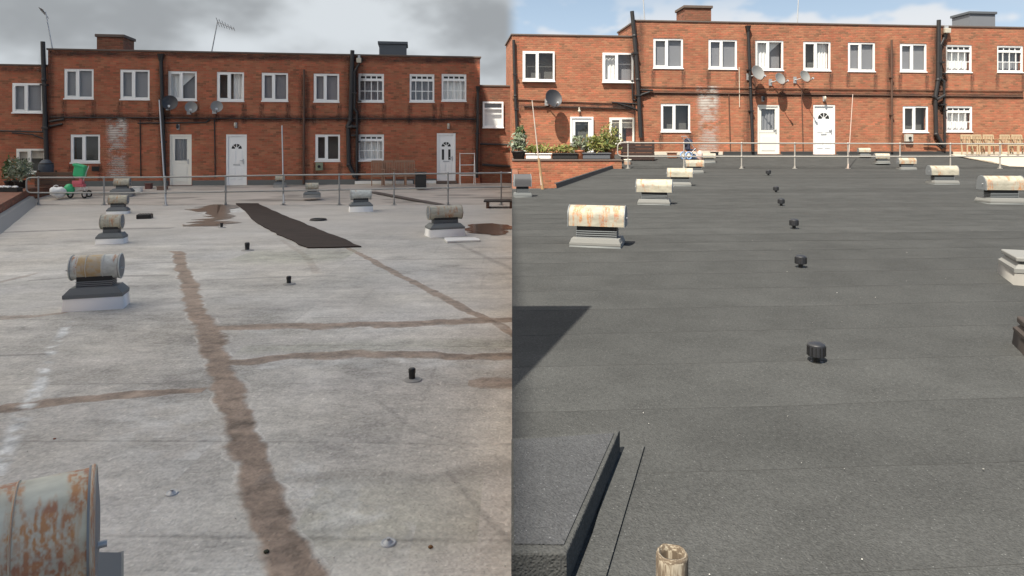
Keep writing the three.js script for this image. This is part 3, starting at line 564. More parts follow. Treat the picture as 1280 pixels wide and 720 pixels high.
{
  const wob = (x, d) => 0.012 * (fbm(x * 0.5, d * 0.5, 171, 3) - 0.5);
  const bn = gritBump.clone(); bn.repeat.set(5.9 / 1.2, 6.4 / 1.2); bn.needsUpdate = true;
  const bf = gritBump.clone(); bf.repeat.set(19 / 1.2, 24.8 / 1.2); bf.needsUpdate = true;
  void bn; const mN = mat(1, 0.85, { map: nearTex, bumpMap: nearBump, bumpScale: 0.022 }), mF = mat(1, 0.75, { map: farTex, bumpMap: bf, bumpScale: 0.003 });
  roofSheet('roof_covering', NX0, 0, ND0, ND1, (x, d) => yL(d) + 0.005 + wob(x, d), 60, 60, mN, leftRoof);
  roofSheet('roof_covering', FX0, 0, -2, DRL, (x, d) => yL(d) + wob(x, d) , 90, 90, mF, leftRoof);
  // smoother terrace behind the railing, rising to the doors
  const back = tex(1024, 512, (u, v, o) => {
    const x = -19 + 19 * u, d = v * 7, k = 0.92 + 0.4 * (fbm(x * 0.5, d * 0.8, 181, 4) - 0.5) + 0.35 * (fbm(x * 1.2, d * 3, 183, 4) - 0.5);
    let r = 0.50 * k, g = 0.45 * k, b = 0.40 * k;
    const dk = smooth(0.56, 0.72, fbm(x * 0.5 + 9, d * 1.4, 187, 4)); r -= r * 0.4 * dk; g -= g * 0.4 * dk; b -= b * 0.4 * dk;
    o[0] = r; o[1] = g; o[2] = b;
  }, { repeat: false });
  const mB = mat(1, 0.75, { map: back });
  roofSheet('terrace_covering', FX0, 0, 0, 1, (x, k) => 0, 40, 12, mB, leftRoof);
  const g = leftRoof.children[2].geometry, p = g.attributes.position, uv = g.attributes.uv;
  for (let i = 0; i < p.count; i++) {
    const x = p.getX(i), k = uv.getY(i), px0 = x, e = FL.e, dW = -(FL.o[1] + (x - FL.o[0]) * e[1] / e[0]) + 0.1; // depth of the house wall there
    const d = DRL + (dW - DRL) * k; p.setXYZ(i, px0, yL(DRL) + (BASEL - yL(DRL)) * smooth(0, 1, k) * 0.5 + (BASEL - yL(DRL)) * k * 0.5 + 0.002, -d);
  }
  g.computeVertexNormals();
}
// ---------------------------------------------------------------- right roof: new dark felt in lapped sheets
const feltMap = tex(1024, 1024, (u, v, o) => {
  const a = noise(u * 420, v * 420, 201, 420, 420), b = noise(u * 210, v * 210, 203, 210, 210), c = fbm(u * 6, v * 6, 205, 4, 6, 6) - 0.5;
  let k = 0.72 + 0.3 * (a - 0.5) + 0.3 * (b - 0.5) + 0.34 * c + 0.28;
  const fl = hash(Math.floor(u * 512), Math.floor(v * 512), 207); if (fl > 0.998) k += 1.8; else if (fl > 0.985) k += 0.5;
  o[0] = 0.060 * k; o[1] = 0.0615 * k; o[2] = 0.0605 * k;
});
const feltBump = tex(512, 512, grey((u, v) => noise(u * 210, v * 210, 211, 210, 210)), { srgb: false });
feltMap.repeat.set(1 / 1.7, 1 / 1.7); feltBump.repeat.set(1 / 0.9, 1 / 0.9);
const feltMats = [0.93, 1.0, 1.045, 1.07, 0.965].map((k, i) => mat([k, k, k], 0.95, { specularIntensity: 0.2, map: feltMap, bumpMap: feltBump, bumpScale: 0.003, vertexColors: true }));
const lapMat = mat(0.07, 0.95, { specularIntensity: 0.2 });
const cutA = R(692, 236), cutB = R(770, 209), cutX = d => d < -cutA[2] ? 0 : cutA[0] + (cutB[0] - cutA[0]) * Math.min(1, (d + cutA[2]) / (cutA[2] - cutB[2]));
const rightRoof = new THREE.Group(); rightRoof.name = 'flat_roof_001'; struct(rightRoof, 'freshly laid dark grey felt flat roof in lapped sheets'); scene.add(rightRoof);
{
  const PITCH = 0.59, SL = 0.072, X1 = 20;
  for (let i = -6; i < 44; i++) {
    const d0 = 1.87 + i * PITCH, d1 = d0 + PITCH + 0.05;
    const g = new THREE.PlaneGeometry(1, 1, 80, 8), p = g.attributes.position, uv = g.attributes.uv, col = new Float32Array(p.count * 3);
    for (let j = 0; j < p.count; j++) {
      const s = uv.getX(j), t = uv.getY(j), x = X1 * s * (0.35 + 0.65 * s);
      const wav = 0.035 * (noise(x * 0.9, i * 3.1, 221) - 0.5);
      let d = d0 + (d1 - d0) * t + SL * x * (1 - smooth(14, 24, d0)) + wav * (1 - t);
      d = Math.min(d, DRR + 0.02 + t * 0.02);
      const xc = Math.max(x, cutX(d)); p.setXYZ(j, xc, yR(d) + 0.003 + 0.0016 * (1 - t) + 0.008 * (fbm(x * 1.1, d * 1.1, 223, 3) - 0.5), -d);
      uv.setXY(j, x + hash(i, 1, 5) * 9, -d + hash(i, 2, 5) * 9);
      const v = 1 + 0.24 * (fbm(x * 0.45, d * 0.5, 225, 4) - 0.5) + 0.12 * (fbm(x * 2, d * 2, 227, 3) - 0.5); col[3 * j] = col[3 * j + 1] = col[3 * j + 2] = v;
    }
    g.setAttribute('color', new THREE.BufferAttribute(col, 3)); g.computeVertexNormals();
    if (d0 < DRR - 0.05) mesh('felt_sheet', g, feltMats[Math.floor(hash(i, 9, 3) * 5)], rightRoof);
    // the cut edge of the lap, turned down to the sheet in front
    if (d0 < 7) { const e = [], nrm = [], uu = []; const X = k => X1 * k / 80 * (0.35 + 0.65 * k / 80);
      for (let k = 0; k < 80; k++) { if (noise(k * 0.35, i * 5.7, 229) < 0.0) continue; const q = [k, k + 1].map(m => { const x = X(m), d = d0 + SL * x + 0.035 * (noise(x * 0.9, i * 3.1, 221) - 0.5); const h = yR(d) + 0.0046 + 0.008 * (fbm(x * 1.1, d * 1.1, 223, 3) - 0.5); return [x, h, -d]; });
        const lo = q.map(([x, h, z]) => [x, h - 0.002, z]); for (const v of [lo[0], lo[1], q[1], lo[0], q[1], q[0]]) { e.push(...v); nrm.push(0, 0, 1); uu.push(v[0], v[1]); } }
      const eg = new THREE.BufferGeometry(); eg.setAttribute('position', new THREE.Float32BufferAttribute(e, 3)); eg.setAttribute('normal', new THREE.Float32BufferAttribute(nrm, 3)); eg.setAttribute('uv', new THREE.Float32BufferAttribute(uu, 2));
      mesh('lap_edge', eg, lapMat, rightRoof); }
  }
  const mT = feltMats[1].clone(); mT.vertexColors = false;
  const o = roofSheet('terrace_covering', 0, 20, 0, 1, () => 0, 40, 10, mT, rightRoof), g = o.geometry, p = g.attributes.position, uv = g.attributes.uv;
  for (let i = 0; i < p.count; i++) {
    const x = p.getX(i), k = uv.getY(i), dW = -(FR.o[1] + (x - FR.o[0]) * FR.e[1] / FR.e[0]) + 0.1, d = DRR + (dW - DRR) * k;
    p.setXYZ(i, Math.max(x, cutB[0] + 0.1), yR(DRR) + 0.004 + (BASER - yR(DRR)) * k, -d); uv.setXY(i, x, -d);
  }
  g.computeVertexNormals();
  // cream terrace floor at the far right
  const pts = [at(1190, 194, 29.2), at(1300, 212, 25.2), at(1300, 193, 29.9)];
  const s = [[1186, 193.6], [1240, 203], [1262, 208.5], [1330, 212], [1330, 193.5]].map(([px, py]) => { const k = clamp((210.5 - py) / 17); const d = DRR + (29.6 - DRR) * k; return [(px - CX) / F * d, yR(DRR) + 0.012 + (BASER - yR(DRR)) * (d - DRR) / (29.75 - DRR), -d]; });
  void pts; const pg = []; for (let i = 1; i < s.length - 1; i++) pg.push(...s[0], ...s[i], ...s[i + 1]);
  const cg = new THREE.BufferGeometry(); cg.setAttribute('position', new THREE.Float32BufferAttribute(pg, 3)); cg.computeVertexNormals(); cg.setAttribute('uv', new THREE.Float32BufferAttribute(new Float32Array(pg.length / 3 * 2), 2));
  struct(mesh('paving', cg, mat([0.5, 0.44, 0.36], 0.85)));
}
{ // what carries the roofs: body of the shops below, party wall at the step between the two roofs, the street level
  const s = new THREE.Shape(); s.moveTo(-2, yL(-2) - 0.01); s.lineTo(DRL, yL(DRL) - 0.01); s.lineTo(30, BASEL - 0.02); s.lineTo(30, BASER - 0.03); s.lineTo(DRR, yR(DRR) - 0.02); s.lineTo(-2, yR(-2) - 0.02);
  const g = new THREE.ExtrudeGeometry(s, { depth: 0.2, bevelEnabled: false }); g.rotateY(Math.PI / 2); g.translate(0.002, 0, 0);
  struct(mesh('party_wall', uvBox(g), M.brickDark));
  struct(mesh('building_base', [box(-19, -0.02, -6, -2.1, -30, 2), box(0.01, 20, -6, -2.0, -30, 2)], M.brickDark));
  const gr = new THREE.PlaneGeometry(9000, 9000); gr.rotateX(-Math.PI / 2); gr.translate(0, -6, 0); struct(mesh('ground', gr, mat([0.12, 0.12, 0.11], 0.95)));
}
// tall block behind the viewer, whose corner throws the dark triangle on the new felt
{
  const hb = 10.2, p0 = R(740, 383), yTop = p0[1] + hb, c = [p0[0] - 0.33 * hb, p0[2] + 0.55 * hb];
  const pts = [[c[0], c[1]], [c[0] - 10, c[1] + 0.05], [c[0] - 14, c[1] + 9], [c[0] - 0.353 * 9, c[1] + 9]];
  const s = new THREE.Shape(pts.map(([x, z]) => new THREE.Vector2(x, -z))); const g = new THREE.ExtrudeGeometry(s, { depth: yTop + 6, bevelEnabled: false }); g.rotateX(-Math.PI / 2); g.translate(0, -6, 0);
  const t = thing('brick_block', 'tall brick block beside the viewpoint, its corner shading the new felt', 'building'); mesh('wall', uvBox(g), M.brick, t);
}

// ---------------------------------------------------------------- added cloud deck, edge set to keep sun off the left half
{
  const H = 60, EDGE = 0.33 * (H + 1.3) - 0.08, nx = 120, nz = 200, g = new THREE.PlaneGeometry(1, 1, nx, nz), p = g.attributes.position, uv = g.attributes.uv, col = new Float32Array(p.count * 4);
  for (let i = 0; i < p.count; i++) {
    const s = uv.getX(i), t = uv.getY(i) * 2 - 1, z = Math.sign(t) * Math.pow(Math.abs(t), 2) * 520 - 10;
    const away = Math.abs(z + 10), wild = clamp((away - 120) / 250);
    const x = -EDGE - Math.pow(s, 1.8) * 520;
    p.setXYZ(i, x, H + wild * 10 * (fbm(x * 0.008, z * 0.002, 303, 5) - 0.5), z); uv.setXY(i, x / 500, z / 900);
    const farDim = smooth(60, 420, Math.hypot(x, away));       // brightness painted in: bright overhead to fill the left roof, dim far off
    [0.23, 0.27, 0.315].forEach((c, q) => { col[4 * i + q] = 1 + (c - 1) * farDim; });
    const into = (-EDGE - x) / (30 + 0.22 * away * (0.4 + 1.2 * fbm(z * 0.01, x * 0.02, 305, 4)));
    col[4 * i + 3] = (1 + (smooth(0, 1, into) - 1) * wild) * smooth(300, 150, Math.hypot(x, away) + 60 * (fbm(x * 0.012, z * 0.006, 307, 4) - 0.5));
  }
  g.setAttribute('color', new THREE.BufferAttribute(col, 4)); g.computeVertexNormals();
  const ct = tex(1024, 1024, (u, v, o) => {
    const c = fbm(u * 6, v * 6, 311, 6, 6, 6), c2 = fbm(u * 16, v * 14, 313, 5, 16, 14);
    const k = 0.62 + 0.38 * smooth(0.40, 0.60, 0.72 * c + 0.28 * c2); o[0] = 0.985 * k; o[1] = 0.955 * k; o[2] = 0.93 * k;
  });
  struct(mesh('added_cloud_layer', g, mat(1, 1, { map: ct, transmission: 0.84, thickness: 0, specularIntensity: 0, side: THREE.DoubleSide, vertexColors: true, transparent: true })), 'added cloud layer shading the left roof');
}

// ---------------------------------------------------------------- roof ventilators
function rustTex(s, amount, tone, stripes) {
  return tex(512, 256, (u, v, o) => {
    const n = fbm(u * 10, v * 6, s, 5, 10, 6), n2 = fbm(u * 26, v * 9, s + 40, 4, 26, 9), m = fbm(u * 3, v * 3, s + 60, 3, 3, 3), run = fbm(u * 5, v * 22, s + 80, 3, 5, 22);
    let k = 0.86 + 0.5 * (n2 - 0.5) + 0.3 * (m - 0.5); let r = tone[0] * k, g = tone[1] * k, b = tone[2] * k;
    const cl = smooth(0.66 - amount * 0.22, 0.80 - amount * 0.2, fbm(u * 4, v * 8, s + 100, 4, 4, 8) * 0.7 + run * 0.3), sk = smooth(0.34, 0.66, 0.6 * fbm(u * 70, v * 64, s + 120, 3, 70, 64) + 0.4 * fbm(u * 8, v * 60, s + 140, 3, 8, 60)); const a = cl * (0.15 + 0.85 * sk) + 0.35 * smooth(0.9, 1, Math.abs(v - 0.5) * 2 + 0.12 * (n - 0.5)) * sk;
    const y = 0.4 * smooth(0.5, 0.75, m) * amount; r += (0.42 - r) * y; g += (0.36 - g) * y; b += (0.2 - b) * y;
    const q = clamp(a * 1.15) * 0.92; r += (0.42 * (0.6 + 0.7 * n2) - r) * q; g += (0.18 * (0.5 + 0.9 * n2) - g) * q; b += (0.07 - b) * q;
    if (stripes) { const e = 0.03 * (n - 0.5), w = smooth(0.35, 0.37, v + e) * smooth(0.85, 0.83, v + e) * (0.45 + 0.5 * smooth(0.35, 0.65, n2 * 0.6 + n * 0.4)); r += (0.46 - r) * w; g += (0.31 - g) * w; b += (0.14 - b) * w; }
    o[0] = r; o[1] = g; o[2] = b;
  });
}
const galvTone = [0.60, 0.61, 0.57], creamTone = [0.42, 0.395, 0.32], dullTone = [0.50, 0.47, 0.38];
const hoodMats = { dark: mat([0.07, 0.07, 0.075], 0.7), patch: mat(1, 0.6, { map: rustTex(451, 0.2, galvTone, true) }), big: mat(1, 0.6, { map: rustTex(401, 1.15, [0.56, 0.56, 0.47]) }), light: mat(1, 0.6, { map: rustTex(431, 0.34, galvTone) }), dull: mat(1, 0.75, { map: rustTex(461, 0.42, dullTone) }), cream: mat(1, 0.65, { map: rustTex(481, 0.28, creamTone) }), creamRust: mat(1, 0.65, { map: rustTex(511, 0.75, creamTone) }) };
const kerbWhite = mat([0.9, 0.89, 0.87], 0.7), rimMat = mat([0.20, 0.215, 0.225], 0.55, { metalness: 0.2 }), trayMat = mat([0.16, 0.17, 0.17], 0.75), trayPale = mat([0.20, 0.20, 0.19], 0.75), kerbGrey = mat([0.30, 0.29, 0.27], 0.85);
function vent(pos, turn, label, group, o) {
  const { flange = false, len = 0.5, dia = 0.29, kerbW = 0.68, kerbD = 0.46, kerbH = 0.16, trayH = 0.11, neckH = 0.08, hood = 'light', kerb = kerbWhite, tray = trayMat, spin = 0, hoodOn = true, s = 1 } = o;
  const t = thing('roof_ventilator', label, 'roof vent', pos, turn, group); t.scale.setScalar(s);
  const k = kerbW / 2, kd = kerbD / 2;
  { // kerb of mortar / metal, splayed at the foot
    const g = new THREE.CylinderGeometry(Math.SQRT1_2, Math.SQRT1_2 * 1.05, kerbH + 0.02, 4, 3); g.rotateY(Math.PI / 4); g.scale(kerbW, 1, kerbD); g.translate(0, kerbH / 2 - 0.01, 0);
    mesh('kerb', prep(g).computeVertexNormals() || prep(g), kerb, t);
  }
  const tr = new THREE.CylinderGeometry(Math.SQRT1_2 * (flange ? 0.95 : 0.80), Math.SQRT1_2, trayH * 0.62, 4); tr.rotateY(Math.PI / 4); tr.scale(kerbW * 1.0, 1, kerbD * 1.0); tr.translate(0, kerbH + trayH * 0.4 + trayH * 0.31, 0);
  const tg = prep(tr); tg.computeVertexNormals();
  mesh('tray', [tg, box(-k * 1.02, k * 1.02, kerbH + 0.002, kerbH + trayH * 0.4, -kd * 1.02, kd * 1.02)], tray, t);
  const y1 = kerbH + trayH;
  if (!hoodOn) { mesh('lid', rbox(-k * 0.95, k * 0.95, y1, y1 + 0.04, -kd * 0.95, kd * 0.95), tray, t); return t; }
  const nk = mesh('neck', box(-len * 0.36, len * 0.36, y1 - 0.03, y1 + neckH + 0.06, -dia * 0.36, dia * 0.36), M.dark, t);
  const lv = []; for (let i = 0; i < 4; i++) lv.push(box(-len * 0.37, len * 0.37, y1 + i * neckH / 4, y1 + i * neckH / 4 + 0.01, -dia * 0.40, dia * 0.40)); mesh('louvre', lv, rimMat, nk);
  const r = dia / 2, yc = y1 + neckH + r;
  if (flange) {                                          // arched cowl: round on top, straight at the sides, open below
    const prof = []; prof.push([r, -r * 0.72]); for (let i = 0; i <= 28; i++) { const q = i / 28 * Math.PI; prof.push([r * Math.cos(q), r * Math.sin(q)]); } prof.push([-r, -r * 0.72]);
    const pos = [], uv = [], idx = [], n = prof.length; let run = 0;
    for (let i = 0; i < n; i++) { if (i) run += Math.hypot(prof[i][0] - prof[i - 1][0], prof[i][1] - prof[i - 1][1]); const dent = 0.004 * (noise(i * 0.5, spin * 7, 5) - 0.5); for (const q of [0, 1]) { pos.push((q - 0.5) * len, yc + prof[i][1] + dent, prof[i][0] + dent); uv.push(run / (r * 6.28) + spin * 0.17, q); } }
    for (let i = 0; i < n - 1; i++) { const k = i * 2; idx.push(k, k + 2, k + 1, k + 1, k + 2, k + 3); }
    const g = new THREE.BufferGeometry(); g.setAttribute('position', new THREE.Float32BufferAttribute(pos, 3)); g.setAttribute('uv', new THREE.Float32BufferAttribute(uv, 2)); g.setIndex(idx); g.computeVertexNormals();
    const hd = mesh('hood', g, hoodMats[hood], t); void hd;
    const es = new THREE.Shape(prof.map(q => new THREE.Vector2(q[0], q[1])));
    for (const sx of [-1, 1]) { const eg = new THREE.ExtrudeGeometry(es, { depth: 0.008, bevelEnabled: true, bevelSize: 0.006, bevelThickness: 0.003, bevelSegments: 1 }); eg.rotateY(Math.PI / 2); eg.translate(sx * (len / 2 + 0.002) - (sx < 0 ? 0.011 : 0) , yc, 0); mesh('end_plate', eg, rimMat, t); mesh('bolt', rod([sx * len / 2, yc, r * 0.4], [sx * (len / 2 + 0.03), yc, r * 0.4], 0.01, 0.01, 6), M.galv, t); }
    return t;
  }
  const h = new THREE.CylinderGeometry(r, r, len, 40, 1, true); h.rotateY(spin); h.rotateZ(Math.PI / 2); h.translate(0, yc, 0);
  const hm = mesh('hood', h, hoodMats[hood], t);
  mesh('seam', [-0.5, -0.17, 0.17, 0.5].map(q => { const g = new THREE.TorusGeometry(r + 0.001, Math.abs(q) > 0.4 ? 0.009 : 0.004, 8, 36); g.rotateY(Math.PI / 2); g.translate(q * len, yc, 0); return g; }), hoodMats[hood], hm);
  for (const sx of [-1, 1]) {
    const pts = [[0.001, 0.012], [r * 0.4, 0.011], [r * 0.85, 0.004], [r, -0.004], [r + 0.007, -0.004], [r + 0.007, -0.02]].map(p => new THREE.Vector2(...p));
    const e = new THREE.LatheGeometry(pts, 36); e.rotateZ(-sx * Math.PI / 2); if (sx < 0) e.rotateX(0.2); e.translate(sx * (len / 2 + 0.006), yc, 0); mesh('end_plate', e, rimMat, t);
    const b = rod([sx * (len / 2), yc - r * 0.1, r * 0.55], [sx * (len / 2 + 0.04), yc - r * 0.1, r * 0.55], 0.011, 0.011, 6); mesh('bolt', b, M.galv, t);
  }
  return t;
}
const GL = 'ventilators on the old grey roof', GR = 'ventilators on the new felt roof';
const onL = (px, py) => L(px, py), onR = (px, py) => R(px, py);
vent(onL(-32, 905), 0.52, 'closest rusty barrel ventilator, cut by the bottom left corner', GL, { hood: 'big', spin: 0.4, kerb: kerbGrey, dia: 0.37, len: 0.64, kerbW: 0.80, kerbD: 0.84 });
vent(onL(121, 384), 0.3, 'grey barrel ventilator with tan patch on white kerb, second from viewer', GL, { hood: 'patch', spin: 2.6, kerbH: 0.14, dia: 0.275, kerbW: 0.59, kerbD: 0.33 });
vent(onL(140, 304), 0.25, 'barrel ventilator third along the left line, white kerb, before the railing', GL, { hood: 'dull', spin: 1, s: 0.95, kerbW: 0.50, kerbD: 0.34, len: 0.38, kerbH: 0.11 });
vent(onL(148, 267), 0.25, 'mossy tan barrel ventilator at the foot of the railing', GL, { hood: 'dull', spin: 3, s: 0.98, len: 0.5, kerbH: 0.08, dia: 0.27, kerbW: 0.54, kerbD: 0.34 });
vent(at(153, 245, 24.6), 0.25, 'farthest ventilator of the left line, behind the railing', GL, { hood: 'dull', spin: 4, s: 1, kerb: kerbGrey });
vent(onL(451, 264), 0.3, 'ventilator with rusty barrel on white kerb beyond the dark strip', GL, { hood: 'light', spin: 4, s: 1, len: 0.6, kerbW: 0.66 });
vent(onL(556, 294.5), 0.38, 'ventilator with round end showing beside the brown puddle', GL, { hood: 'dull', spin: 0.3, s: 1, len: 0.72, dia: 0.29, kerbW: 0.74 });
vent(at(390, 246, 24), 0.3, 'pale low ventilator behind the railing, between the two brown pipes', GL, { hood: 'dull', spin: 5, s: 0.85, kerb: kerbGrey, kerbH: 0.1 });
vent(at(350, 234, 27), 0.3, 'small mossy ventilator against the wall below the brick pier', GL, { hood: 'dull', spin: 2, s: 0.7, kerb: kerbGrey });
const rv = { kerb: trayMat, tray: trayPale, kerbH: 0.02, trayH: 0.07, neckH: 0.095, dia: 0.265, len: 0.62, kerbW: 0.56, flange: true, kerbD: 0.44 };
vent(onR(747, 306), -0.27, 'nearest rusty cream barrel ventilator on the new felt', GR, { ...rv, hood: 'creamRust', spin: 0.9 });
vent(onR(818, 255), -0.27, 'second cream barrel ventilator of the left line on felt', GR, { ...rv, hood: 'cream', spin: 2 });
vent(onR(850, 232), -0.27, 'third cream barrel ventilator of the left line on felt', GR, { ...rv, hood: 'cream', spin: 3.3, s: 0.97 });
vent(onR(868, 216), -0.12, 'rusty ventilator behind the railing under the lime stain, on felt', GR, { ...rv, hood: 'creamRust', spin: 4, s: 0.95 });
vent(at(886, 203, 27), -0.12, 'farthest pale ventilator of the left line on felt', GR, { ...rv, hood: 'cream', spin: 5, s: 0.8 });
vent(onR(1251, 254), -0.1, 'cream ventilator with rust on its end, nearest the right edge of the felt', GR, { ...rv, hood: 'creamRust', spin: 5.2, len: 0.58, s: 1.12 });
vent(onR(1178, 230), -0.1, 'cream ventilator second in the right line on felt', GR, { ...rv, hood: 'cream', spin: 1.4, s: 1.05 });
vent(onR(1133, 212), -0.1, 'tan ventilator third in the right line, beside the railing', GR, { ...rv, hood: 'creamRust', spin: 2.7, s: 0.95 });
vent(at(1102, 204, 26.6), -0.1, 'low grey ventilator fourth in the right line, behind the railing', GR, { ...rv, hood: 'dull', spin: 0.2, s: 0.85 });
vent(at(1080, 195, 28.6), -0.1, 'small grey ventilator against the sunlit wall, last of the right line', GR, { ...rv, hood: 'dull', spin: 3, s: 0.75 });
vent(onR(634.5, 246).map((v, i) => i === 0 ? 0.02 : v), 0.1, 'dark ventilator at the left edge of the felt, before the planter wall', GR, { ...rv, hood: 'dark', tray: trayMat, len: 0.34, kerbW: 0.36, s: 0.95, dia: 0.3, kerbD: 0.3 }).position.x = 0.21;
vent(V(...onR(1304, 352)).toArray(), -0.42, 'cream box kerb with lid cut by the right edge', GR, { kerbW: 0.52, kerbD: 0.55, kerbH: 0.1, trayH: 0.09, kerb: kerbGrey, tray: trayPale, hoodOn: false });
vent(V(...onR(1334, 447)).toArray(), -0.42, 'dark brown box kerb corner at the right edge', GR, { kerbW: 0.42, kerbD: 0.34, kerbH: 0.09, trayH: 0.05, kerb: mat([0.035, 0.028, 0.024], 0.8), tray: mat([0.045, 0.035, 0.03], 0.8), hoodOn: false });

// small black breather pipes
function breatherL(px, py, hpx, label) {
  const p = L(px, py), s = F / -p[2], h = hpx / s, r = h * 0.27;
  const t = thing('breather_pipe', label, 'vent pipe', p, 0, 'black breather pipes on the old roof');
  const g = new THREE.LatheGeometry([[0.001, 0], [r * 2.2, 0], [r * 1.9, h * 0.05], [r, h * 0.08], [r, h * 0.6], [r * 1.12, h * 0.62], [r * 1.12, h * 0.92], [r * 0.8, h], [0.001, h * 1.02]].map(q => new THREE.Vector2(...q)), 20);
  mesh('pipe', g, M.black, t); mesh('mortar_patch', (() => { const c = new THREE.CylinderGeometry(r * 2.6, r * 3.0, 0.012, 20); c.translate(r * 0.4, 0.008, 0.02); return c; })(), kerbGrey, t);
}
breatherL(515, 475, 15, 'nearest black breather pipe on grey roof, below the second brown seam'); breatherL(361, 355, 10, 'black breather pipe on grey roof, in the middle of the mossy area'); breatherL(309, 313, 10, 'black breather pipe just left of the dark strip'); breatherL(277, 284.5, 6, 'tiny black breather pipe in the brown wet patch');
function breatherR(px, py, wpx, label) {
  const p = R(px, py), s = F / -p[2], r = wpx / s / 2;
  const t = thing('breather_vent', label, 'roof breather', p, 0, 'black capped breathers on the new felt');
  mesh('stem', [rod([0, -0.01, 0], [0, r * 1.0, 0], r * 0.42), (() => { const c = new THREE.CylinderGeometry(r * 0.5, r * 1.05, r * 0.16, 20); c.translate(0, r * 0.08, 0); return c; })()], M.black, t);
  const g = new THREE.LatheGeometry([[0.001, r * 0.62], [r * 0.96, r * 0.8], [r, r * 0.84], [r, r * 2.05], [r * 0.94, r * 2.2], [r * 0.6, r * 2.36], [0.001, r * 2.42]].map(q => new THREE.Vector2(...q)), 28); mesh('cap', g, mat([0.022, 0.023, 0.027], 0.5), t);
  const ribs = []; for (let i = 0; i < 14; i++) { const a = i / 14 * 6.283; ribs.push(box(-0.002, 0.002, r * 0.9, r * 1.95, r - 0.001, r + 0.004).rotateY(a)); } mesh('rib', ribs, M.black, t);
}
breatherR(1020.5, 453, 21, 'nearest black capped breather on the new felt'); breatherR(1001, 335, 13.5, 'second black capped breather from the viewer on felt'); breatherR(992.5, 286, 10.5, 'third black capped breather from the viewer on felt'); breatherR(976.5, 257.5, 8, 'fourth black capped breather from the viewer on felt'); breatherR(970, 240.5, 6.5, 'fifth black capped breather, second farthest on felt'); breatherR(960.5, 219.5, 6, 'farthest black capped breather, close to the railing');

// ---------------------------------------------------------------- railings
function railing(label, pts, posts, loop, rm = M.railGalv) {                       // pts: [px, topPy, lowPy, depth]; posts: [px, topPy, footWorld]
  const t = thing('guard_railing', label, 'railing');
  const top = pts.map(([x, a, , d]) => at(x, a, d)), low = pts.map(([x, , b, d]) => at(x, b, d)), r = 0.026;
  const [a, b] = [top[0], low[0]], mid = loop;
  mesh('rail', [tube(top, r, 30, 8, 0), tube(low, r, 30, 8, 0)], rm, t);
  const y = (a[1] + b[1]) / 2, q = (a[1] - b[1]) / 2, c = []; for (let i = 0; i <= 12; i++) { const k = Math.PI / 2 + i / 12 * Math.PI; const sx = Math.sign(Math.cos(k)) * Math.pow(Math.abs(Math.cos(k)), 0.55), sy = Math.sign(Math.sin(k)) * Math.pow(Math.abs(Math.sin(k)), 0.55); c.push([a[0] + sx * mid, y + sy * q, a[2]]); }
  mesh('end_loop', tube(c, r, 30, 8, 0.5), rm, t);
  for (const [px, py, d, foot] of posts) {
    const p = at(px, py, d); const o = mesh('post', [rod([p[0], foot, p[2]], [p[0], p[1] + 0.01, p[2]], 0.026)], rm, t);
    mesh('base_plate', [rod([p[0], foot, p[2]], [p[0], foot + 0.02, p[2]], 0.09), rod([p[0], foot + 0.02, p[2]], [p[0], foot + 0.09, p[2]], 0.042)], rm, o);
    const cl = [p[1], at(px, pts.reduce((m, q2) => Math.abs(q2[0] - px) < Math.abs(m[0] - px) ? q2 : m)[2], d)[1]].map(yy => { const g = new THREE.SphereGeometry(0.045, 10, 8); g.translate(p[0], yy, p[2]); return g; }); mesh('clamp', cl, rm, o);
  }
}
const dl = 22.7, fl = yL(22.7), dr = 25.4, fr = yR(25.4) + 0.004;
railing('galvanized two rail guard railing across the old grey roof', [[42, 222, 241, dl], [207, 221.5, 241, dl], [354, 219, 238.5, dl], [493, 217.5, 236, dl], [639, 216, 233.5, dl]], [[48, 222, dl, fl], [130, 222, dl, fl], [207, 221.5, dl, fl], [282, 220.5, dl, fl], [354, 219, dl, fl], [424, 218.5, dl, fl], [492.5, 217.5, dl, fl], [560, 216.8, dl, fl], [626.5, 216, dl, fl]], 0.24);
railing('pale sunlit two rail guard railing across the new felt roof', [[782, 178.5, 195.5, dr], [927, 179, 195.7, dr], [1060, 179.4, 195.8, dr], [1188, 179.8, 195.6, dr], [1330, 180, 195.4, dr]], [[785, 178.5, dr, fr], [855, 178.8, dr, fr], [927, 179, dr, fr], [993.5, 179.2, dr, fr], [1060, 179.4, dr, fr], [1125, 179.6, dr, fr], [1188, 179.8, dr, fr], [1250, 179.9, dr, fr]], 0.3, M.railPale);
function pole(name, label, a, b, r, m, low) { const t = thing(name, label, 'pole', a); const d = b.map((v, i) => v - a[i]); mesh('shaft', rod([0, 0, 0], d, r, r * 0.85, 10), m, t); mesh('foot', [rod([0, 0, 0], [0, 0.03, 0], r * 3), rod([0, 0, 0], d.map(v => v * 0.12), r * 1.25)], low || m, t); }
pole('leaning_pole', 'thin pale pole leaning by the railing left of the glazed door, grey half', at(207.3, 257, 22.6), at(199, 125, 23.5), 0.023, M.galv);
pole('leaning_pole', 'thin pole standing at the railing left of the thin brown pipe, grey half', at(354.5, 254, 22.6), at(352.5, 157, 23.5), 0.022, M.galv);
pole('leaning_pole', 'thin pinkish pole beside the railing right of the sunlit fan light door', at(1060, 211, 25.3), at(1066, 118, 26.8), 0.016, mat([0.42, 0.32, 0.27], 0.7));

